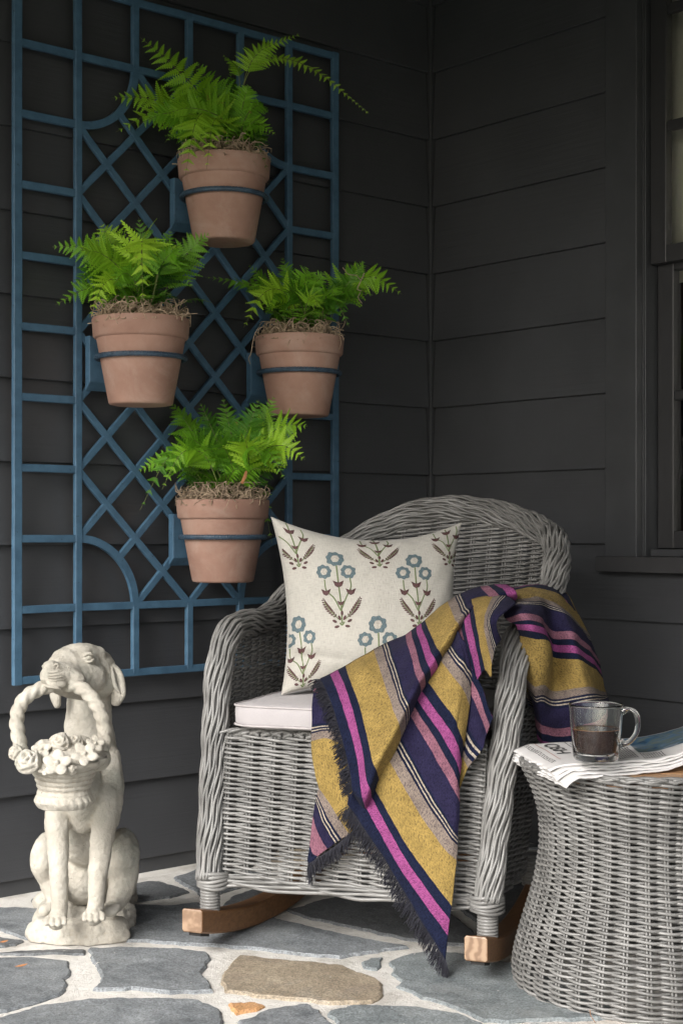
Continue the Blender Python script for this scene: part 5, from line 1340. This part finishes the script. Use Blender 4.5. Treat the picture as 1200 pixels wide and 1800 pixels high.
V, F = lathe([(0.0, 0.0100), (0.0255, 0.0103), (0.0325, 0.0120), (0.0345, 0.0165), (0.03755, CL), (0.0, CL)], 64, (MCc[0], MCc[1], mz)); cf = mesh_obj('coffee', V, F, M['coffee'], mug, smooth=True)
m_ = cf.modifiers.new('e', 'EDGE_SPLIT'); m_.split_angle = R(40)
V, F = lathe([(0.0345, CL+0.0003), (0.03765, CL+0.0012), (0.0377, CL+0.0002)], 64, (MCc[0], MCc[1], mz)); mesh_obj('coffee_edge', V, F, M['crema'], mug, smooth=True)
hd = RGT*0.93-FWD*0.36; hd = hd/np.linalg.norm(hd); c0 = np.array([MCc[0], MCc[1], mz])
P = [c0+hd*r+UP*z for r, z in ((0.0415, 0.080), (0.050, 0.083), (0.0615, 0.079), (0.0665, 0.066), (0.0645, 0.048), (0.0555, 0.034), (0.0465, 0.0285), (0.0395, 0.028))]
v, f = tube(catmull(P, 48), np.concatenate([np.linspace(.0062, .0042, 10), np.full(28, .0042), np.linspace(.0042, .0065, 10)]), 14, True, 1.35); mesh_obj('handle', v, f, M['mug'], mug, smooth=True)
adopt(mug)
# a dry leaf fragment and a pine needle on the patio
for px, pts, nm, lb in ((0, [(27, 1699), (40, 1697), (49, 1694)], 'dry_leaf', 'curled brown dry leaf scrap on the slate in front of the dog statue'), (1, [(0, 1656), (8, 1655), (15, 1653)], 'dry_leaf', 'small brown leaf scrap on dark slate at the left edge'), (2, [(1036, 1775), (1038, 1786), (1046, 1798)], 'pine_needle', 'thin brown pine needle at the foot of the wicker table')):
    P = [onfloor(x, y, 0.010+0.004*i) for i, (x, y) in enumerate(pts)]
    if nm == 'pine_needle': P = [D(x, y, 2.30) for x, y in pts]; P = [np.array([p[0], p[1], max(p[2], .006)]) for p in P]
    v, f = tube(catmull(P, 9), [0.0004, .001, .0016, .002, .002, .0018, .0014, .001, .0004] if nm == 'dry_leaf' else 0.0007, 5, flat=.4); o = mesh_obj(nm, v, f, M['leaf_dry'], smooth=True); tag(o, lb, 'leaf' if nm == 'dry_leaf' else 'pine needle')
# ================================================================ the dog statue
TRASH = []
TS = bpy.data.scenes.new('workbench')      # throwaway scene in which the remeshing is evaluated
def blob_mesh(parts, voxel, smooth_it, name, mat, parent, disp=0.0):
    V = []; F = []
    for kind, *a in parts:
        if kind == 'e':           # ellipsoid: centre, radii, optional rotation matrix
            c, r = np.array(a[0]), a[1]; Rm = a[2] if len(a) > 2 else np.eye(3); n, m = 20, 14; base = len(V)
            for i in range(m+1):
                th = math.pi*i/m
                for j in range(n):
                    ph = 2*math.pi*j/n; p = np.array([r[0]*math.sin(th)*math.cos(ph), r[1]*math.sin(th)*math.sin(ph), r[2]*math.cos(th)]); V.append(c+Rm@p)
            for i in range(m):
                for j in range(n): F.append((base+i*n+j, base+(i+1)*n+j, base+(i+1)*n+(j+1) % n, base+i*n+(j+1) % n))
        else:                     # tube with rounded ends: points, radii
            P = np.array(a[0]); r = np.array(a[1], float); fl = a[2] if len(a) > 2 else 1.0
            n = max(12, len(P)*8); Q = catmull(P, n); rr2 = np.interp(np.linspace(0, len(P)-1, n), range(len(P)), r)
            v, f = tube(Q, rr2, 16, True, fl); o = len(V); V += list(v); F += [tuple(k+o for k in q) for q in f]
            for e, rad_ in ((Q[0], rr2[0]), (Q[-1], rr2[-1])):
                n2, m2 = 14, 10; base = len(V)
                for i in range(m2+1):
                    th = math.pi*i/m2
                    for j in range(n2):
                        ph = 2*math.pi*j/n2; V.append(e+0.985*rad_*min(1, fl)*np.array([math.sin(th)*math.cos(ph), math.sin(th)*math.sin(ph), math.cos(th)]))
                for i in range(m2):
                    for j in range(n2): F.append((base+i*n2+j, base+(i+1)*n2+j, base+(i+1)*n2+(j+1) % n2, base+i*n2+(j+1) % n2))
    me = bpy.data.meshes.new(name); me.from_pydata([tuple(map(float, v)) for v in V], [], F)
    for q in list(TS.collection.objects): TS.collection.objects.unlink(q)
    o = bpy.data.objects.new(name, me); TS.collection.objects.link(o)
    m = o.modifiers.new('r', 'REMESH'); m.mode = 'VOXEL'; m.voxel_size = voxel; m.use_smooth_shade = True
    m = o.modifiers.new('s', 'SMOOTH'); m.iterations = smooth_it; m.factor = 0.6
    TS.view_layers[0].update(); dg = TS.view_layers[0].depsgraph; me2 = bpy.data.meshes.new_from_object(o.evaluated_get(dg)); TRASH.extend([o, me])
    me2.materials.clear(); me2.materials.append(M[mat])
    if disp:
        nv_ = len(me2.vertices); co = np.empty(nv_*3, np.float32); no = np.empty(nv_*3, np.float32)
        me2.vertices.foreach_get('co', co); me2.vertices.foreach_get('normal', no); co = co.reshape(-1, 3); no = no.reshape(-1, 3)
        dd_ = np.array([noise.noise(Vector(q)*38)+.4*noise.noise(Vector(q)*120) for q in co.tolist()], np.float32)*disp
        me2.vertices.foreach_set('co', (co+no*dd_[:, None]).ravel())
    me2.polygons.foreach_set('use_smooth', [True]*len(me2.polygons)); me2.update()
    o = bpy.data.objects.new(name, me2); C.objects.link(o); o.parent = parent; return o
XR, XF = RGT, FWD
def rotm(yaw=0, pitch=0, roll=0):
    "columns: local x=image right, y=away, z=up rotated"
    B = np.stack([XR, XF, UP], 1); M_ = (Matrix.Rotation(yaw, 3, 'Z') @ Matrix.Rotation(pitch, 3, 'X') @ Matrix.Rotation(roll, 3, 'Y')); return B@np.array(M_)
sb = onfloor(141, 1655); dog = empty('dog_statue', (sb[0], sb[1], 0)); tag(dog, 'cream cast stone statue of a sitting hound holding a flower basket in its mouth', 'statue')
I3 = rotm()
body_parts = [
 # trunk
 ('e', D(158, 1325, 2.85), (.052, .050, .070), rotm(0, .12)), ('e', D(160, 1385, 2.86), (.058, .062, .078), rotm(0, .22)), ('e', D(152, 1455, 2.90), (.053, .062, .082), rotm(0, .3)), ('e', D(150, 1530, 2.95), (.064, .062, .066)),
 ('t', [D(142, 1340, 2.82), D(142, 1390, 2.79), D(146, 1440, 2.81)], [.034, .040, .028]),
 ('t', [D(190, 1330, 2.84), D(190, 1390, 2.82), D(186, 1440, 2.80)], [.024, .031, .026]), ('t', [D(112, 1330, 2.82), D(104, 1390, 2.81), D(100, 1430, 2.80)], [.022, .027, .024]),
 # neck
 ('t', [D(158, 1350, 2.86), D(157, 1300, 2.855), D(156, 1265, 2.85), D(160, 1215, 2.845), D(166, 1185, 2.84)], [.054, .050, .044, .042, .042]),
 # front legs
 ('t', [D(103, 1400, 2.80), D(101, 1440, 2.785), D(102, 1490, 2.775), D(104, 1535, 2.765), D(105, 1575, 2.765), D(105, 1604, 2.765), D(100, 1620, 2.75)], [.025, .0235, .0205, .0180, .0160, .0155, .0165]),
 ('t', [D(187, 1400, 2.80), D(184, 1440, 2.79), D(178, 1490, 2.775), D(173, 1535, 2.765), D(170, 1575, 2.765), D(168, 1600, 2.765), D(165, 1612, 2.75)], [.026, .0240, .0205, .0185, .0160, .0155, .0165]),
 # haunches and hind feet
 ('e', D(214, 1508, 2.90), (.034, .060, .058), rotm(.2, .1, .08)), ('t', [D(222, 1500, 2.88), D(218, 1545, 2.875), D(206, 1580, 2.86), D(198, 1596, 2.83), D(190, 1602, 2.80)], [.027, .028, .023, .014, .012]),
 ('e', D(86, 1510, 2.90), (.029, .055, .053), rotm(-.2, .1, -.1)), ('t', [D(82, 1505, 2.89), D(88, 1550, 2.88), D(98, 1580, 2.87), D(88, 1596, 2.85), D(78, 1600, 2.84)], [.024, .021, .018, .012, .011]),
 *[('t', [D(196+dx, 1594, 2.815), D(188+dx*1.2, 1603, 2.80)], [.0085, .007]) for dx in (-6, 2, 10)],
 ('t', [D(218, 1590, 2.99), D(160, 1600, 3.02), D(110, 1600, 3.0)], [.016, .017, .012]),
  ('e', D(116, 1160, 2.755), (.026, .030, .023)), ('e', D(130, 1152, 2.77), (.030, .030, .020)),
 ('e', D(166, 1176, 2.825), (.040, .050, .038), rotm(.25)), ('e', D(140, 1163, 2.79), (.036, .040, .026), rotm(.2, 0, 0)), ('e', D(176, 1195, 2.82), (.034, .042, .036)),
 ('t', [D(150, 1170, 2.78), D(122, 1168, 2.75), D(104, 1170, 2.735)], [.030, .026, .022]),
 ('t', [D(160, 1190, 2.775), D(128, 1189, 2.735), D(104, 1190, 2.70), D(92, 1190, 2.69)], [.030, .028, .0255, .0215]),
 ('e', D(90, 1172, 2.685), (.0155, .013, .0125)), ('e', D(83, 1190, 2.682), (.0125, .014, .0175)), ('e', D(100, 1201, 2.675), (.020, .012, .0115), rotm(.3, 0, .1)),
 ('t', [D(150, 1212, 2.79), D(122, 1212, 2.745), D(98, 1209, 2.71)], [.020, .016, .0105]), ('e', D(128, 1195, 2.70), (.024, .013, .017), rotm(.35)),
 ('t', [D(112, 1152, 2.76), D(140, 1144, 2.765), D(172, 1150, 2.80)], [.012, .015, .016]),
 ('e', D(155, 1157, 2.752), (.0125, .0095, .0095)), 
]
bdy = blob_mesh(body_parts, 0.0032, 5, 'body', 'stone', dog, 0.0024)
for cx_, cy_ in ((98, 1621), (165, 1613)):
    pts_ = [('t', [D(cx_+4, cy_-14, 2.764), D(cx_, cy_-4, 2.750)], [.0150, .0125])]
    for dx in (-15, -5, 5, 15):
        a_ = abs(dx)/15; pts_.append(('t', [D(cx_+dx*.55, cy_-9, 2.755), D(cx_+dx*.95, cy_-3+a_*-1, 2.738+a_*.006), D(cx_+dx*1.05, cy_+5-a_*3, 2.724+a_*.008)], [.0060, .0062, .0052]))
    blob_mesh(pts_, .0015, 2, 'paw', 'stone', bdy, .0006)
# eyelids, nostril, muzzle creases
def ridge(name, pts, r, par=bdy, fl=1.0, mat='stone'):
    P = catmull([D(*p) for p in pts], 22); v, f = tube(P, np.interp(np.linspace(0, 1, 22), [0, .25, .75, 1], [r*.3, r, r, r*.3]), 8, True, fl); return mesh_obj(name, v, f, M[mat], par, smooth=True)
ridge('eyelid', [(147, 1157, 2.744), (152, 1150, 2.7405), (159, 1149, 2.7405), (166, 1154, 2.7465)], .0030)
ridge('eyelid', [(148, 1159, 2.744), (154, 1163, 2.7415), (161, 1162, 2.7425), (166, 1157, 2.7475)], .0026)
eyeb = blob_mesh([('e', D(157, 1156, 2.7455), (.0075, .006, .0052))], .0015, 2, 'eye', 'stone', bdy)
ridge('nostril', [(95, 1170, 2.673), (100, 1167, 2.672), (103, 1170, 2.674), (100, 1174, 2.672)], .0019)
ridge('nostril', [(79, 1172, 2.675), (76, 1170, 2.675), (75, 1174, 2.676)], .0016)
ridge('lip', [(76, 1204, 2.672), (88, 1207, 2.665), (100, 1209, 2.667), (110, 1213, 2.676)], .0030)
for k in range(4): ridge('muzzle_crease', [(84, 1182+k*5, 2.668), (98, 1181+k*5, 2.664), (114, 1178+k*5.5, 2.674)], .0012)
# ears: long hanging flaps
def ear(pts, w, th, name='ear'):
    "pts: centre line (px,py,Z) with half widths"
    P = catmull([D(*p) for p in pts], 30); ww = np.interp(np.linspace(0, len(w)-1, 30), range(len(w)), w); parts = []
    for i in range(30): parts.append(('e', P[i], (max(.004, ww[i]), th, max(.006, ww[i]*.6)), rotm(-.5)))
    return blob_mesh(parts, 0.003, 5, name, 'stone', dog, 0.0008)
ear([(192, 1166, 2.82), (204, 1180, 2.81), (208, 1200, 2.805), (208, 1220, 2.80), (204, 1236, 2.80)], [.008, .013, .0155, .0175, .010], .0085)
ridge('ear_fold', [(196, 1170, 2.80), (199, 1190, 2.788), (203, 1206, 2.786), (212, 1219, 2.788)], .0040)
ear([(104, 1196, 2.79), (98, 1212, 2.79), (98, 1226, 2.79), (101, 1240, 2.79)], [.008, .012, .013, .007], .007)
# rocky base
base_parts = []
rr = random.Random(12)
def B0(px, z, y): p = onfloor(px, y); return np.array([p[0], p[1], z])
for px, y, rx, ry, rz in ((78, 1652, .034, .030, .034), (115, 1656, .040, .032, .036), (155, 1656, .042, .032, .037), (198, 1652, .036, .034, .036), (212, 1630, .032, .040, .042), (90, 1625, .034, .045, .040), (150, 1625, .070, .050, .038), (205, 1605, .036, .045, .044), (120, 1598, .075, .050, .040), (170, 1590, .070, .050, .043), (218, 1588, .028, .03, .042), (95, 1600, .03, .03, .044)):
    c = onfloor(px, y); base_parts.append(('e', (c[0], c[1], 0.012), (rx, ry, rz), rotm(rr.uniform(-.3, .3), rr.uniform(-.1, .1), rr.uniform(-.1, .1))))
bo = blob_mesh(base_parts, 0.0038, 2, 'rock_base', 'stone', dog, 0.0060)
co = np.empty(len(bo.data.vertices)*3, np.float32); bo.data.vertices.foreach_get('co', co); co = co.reshape(-1, 3)
co[:, 2] = np.where(co[:, 2] > 0.042, 0.042+(co[:, 2]-0.042)*0.35, np.maximum(co[:, 2], 0.0018)); bo.data.vertices.foreach_set('co', co.ravel()); bo.data.update()
# the basket
BC = D(113, 1370, 2.655)
bk_r = lambda h: np.interp(h, [0, .012, .022, .030, .05, .070, .080, .088], [.048, .0545, .052, .047, .053, .064, .080, .084])
nn_, mm_ = 120, 60; V = []; F = []; zb0 = D(113, 1420, 2.65)[2]
for j in range(mm_+1):
    h = 0.088*j/mm_
    for i in range(nn_):
        a = 2*math.pi*i/nn_; r = bk_r(h)
        if h < 0.024: r += 0.0028*abs(math.sin(a*11+h*90))*math.sin(math.pi*min(1, h/0.024))
        elif h < 0.070: r += 0.0026*abs(math.sin((h-0.024)/0.046*math.pi*5))+0.0004*math.sin(a*30)
        else: r += 0.0030*math.sin(a*14+h*200)*min(1, (h-.07)*100)
        x = r*math.cos(a)*0.93; y = r*math.sin(a)*0.80; zz = zb0+h+0.006*math.cos(2*a)*(h/0.088)**2-0.05*x*(h/.088)
        p = BC*[1, 1, 0]+XR*x+XF*y+UP*zz; V.append(p+np.array([1, 1, 1])*0.0009*noise.noise(Vector(p*90)))
for j in range(mm_):
    for i in range(nn_): F.append((j*nn_+i, j*nn_+(i+1) % nn_, (j+1)*nn_+(i+1) % nn_, (j+1)*nn_+i))
F.append(tuple(range(nn_-1, -1, -1))); F.append(tuple(mm_*nn_+i for i in range(nn_)))
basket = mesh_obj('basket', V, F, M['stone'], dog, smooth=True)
ztop = zb0+0.088
# heap the flowers sit on
heap = blob_mesh([('e', BC*[1, 1, 0]+UP*(ztop-0.004), (.074, .060, .024), I3), ('e', D(118, 1322, 2.66), (.040, .04, .022)), ('e', D(105, 1308, 2.68), (.020, .02, .014)), ('e', D(135, 1306, 2.69), (.030, .02, .014)), ('e', D(170, 1330, 2.68), (.024, .03, .026)), ('e', D(80, 1312, 2.67), (.02, .02, .012))], .003, 3, 'posy_mound', 'stone', basket, 0.0022)
# twisted handle
HP = [(38, 1318, 2.655), (33, 1295, 2.655), (30, 1268, 2.66), (34, 1245, 2.665), (46, 1226, 2.67), (64, 1214, 2.68), (84, 1207, 2.69), (110, 1204, 2.70), (136, 1207, 2.69), (154, 1218, 2.68), (168, 1236, 2.675), (178, 1256, 2.67), (183, 1278, 2.67), (184, 1300, 2.67), (180, 1320, 2.665)]
HQ = catmull([D(*p) for p in HP], 200); HT, HN, HB = frames(HQ); V = []; F = []; m = 18
hs_ = np.concatenate([[0], np.cumsum(np.linalg.norm(np.diff(HQ, axis=0), axis=1))])
for i in range(200):
    for j in range(m):
        a = 2*math.pi*j/m; r = 0.0122*(0.86+0.26*abs(math.sin(1.5*a+hs_[i]*150))); V.append(HQ[i]+r*(math.cos(a)*HN[i]+math.sin(a)*HB[i]))
for i in range(199):
    for j in range(m): F.append((i*m+j, i*m+(j+1) % m, (i+1)*m+(j+1) % m, (i+1)*m+j))
mesh_obj('twisted_handle', V, F, M['stone'], basket, smooth=True)
def posy(px, py, Z, r, kind, tilt=(0, 0)):
    c = D(px, py, Z); nrm = -XF*0.80+UP*0.62+XR*tilt[0]; nrm /= np.linalg.norm(nrm); ax = np.cross(UP, nrm); ax /= np.linalg.norm(ax); ay = np.cross(nrm, ax); V = []; F = []
    Rm = np.stack([ax, ay, nrm], 1)
    parts = []
    if kind == 'five':
        for k in range(5):
            a = 2*math.pi*k/5+tilt[1]; parts.append(('e', c+Rm@np.array([r*.56*math.cos(a), r*.56*math.sin(a), 0.001]), (r*.44, r*.36, r*.17), Rm@np.array(Matrix.Rotation(a, 3, 'Z')@Matrix.Rotation(-.25, 3, 'Y'))))
        parts.append(('e', c+Rm@np.array([0, 0, .004]), (r*.16, r*.16, r*.18), Rm))
        return blob_mesh(parts, .0016, 1, 'flower', 'stone', basket, .0006)
    else:
        for k in range(11):
            q = k/11; a = k*2.4+tilt[1]; rr_ = r*(.82-.68*q); parts.append(('e', c+Rm@np.array([rr_*.62*math.cos(a), rr_*.62*math.sin(a), r*.5*q]), (r*.12+r*.05*(1-q), rr_*.75+.002, r*.32), Rm@np.array(Matrix.Rotation(a, 3, 'Z')@Matrix.Rotation(.35, 3, 'Y'))))
        parts.append(('e', c-Rm@np.array([0, 0, .004]), (r*.8, r*.8, r*.4), Rm))
        return blob_mesh(parts, .0016, 1, 'rose', 'stone', basket, .0006)
posy(50, 1338, 2.59, .029, 'rose', (-.15, .3)); posy(28, 1322, 2.62, .018, 'rose', (-.5, 1.1)); posy(101, 1342, 2.578, .027, 'five', (0, .3)); posy(149, 1326, 2.59, .025, 'five', (.15, .9)); posy(106, 1305, 2.63, .024, 'rose', (0, 2.0)); posy(74, 1318, 2.62, .020, 'five', (-.1, .5)); posy(132, 1305, 2.65, .02, 'rose', (.1, .2)); posy(168, 1308, 2.64, .018, 'five', (.3, .2)); posy(80, 1352, 2.59, .014, 'five', (0, 1)); posy(126, 1352, 2.585, .013, 'rose', (0, 1))
adopt(dog)

bpy.data.batch_remove([TS]+TRASH)
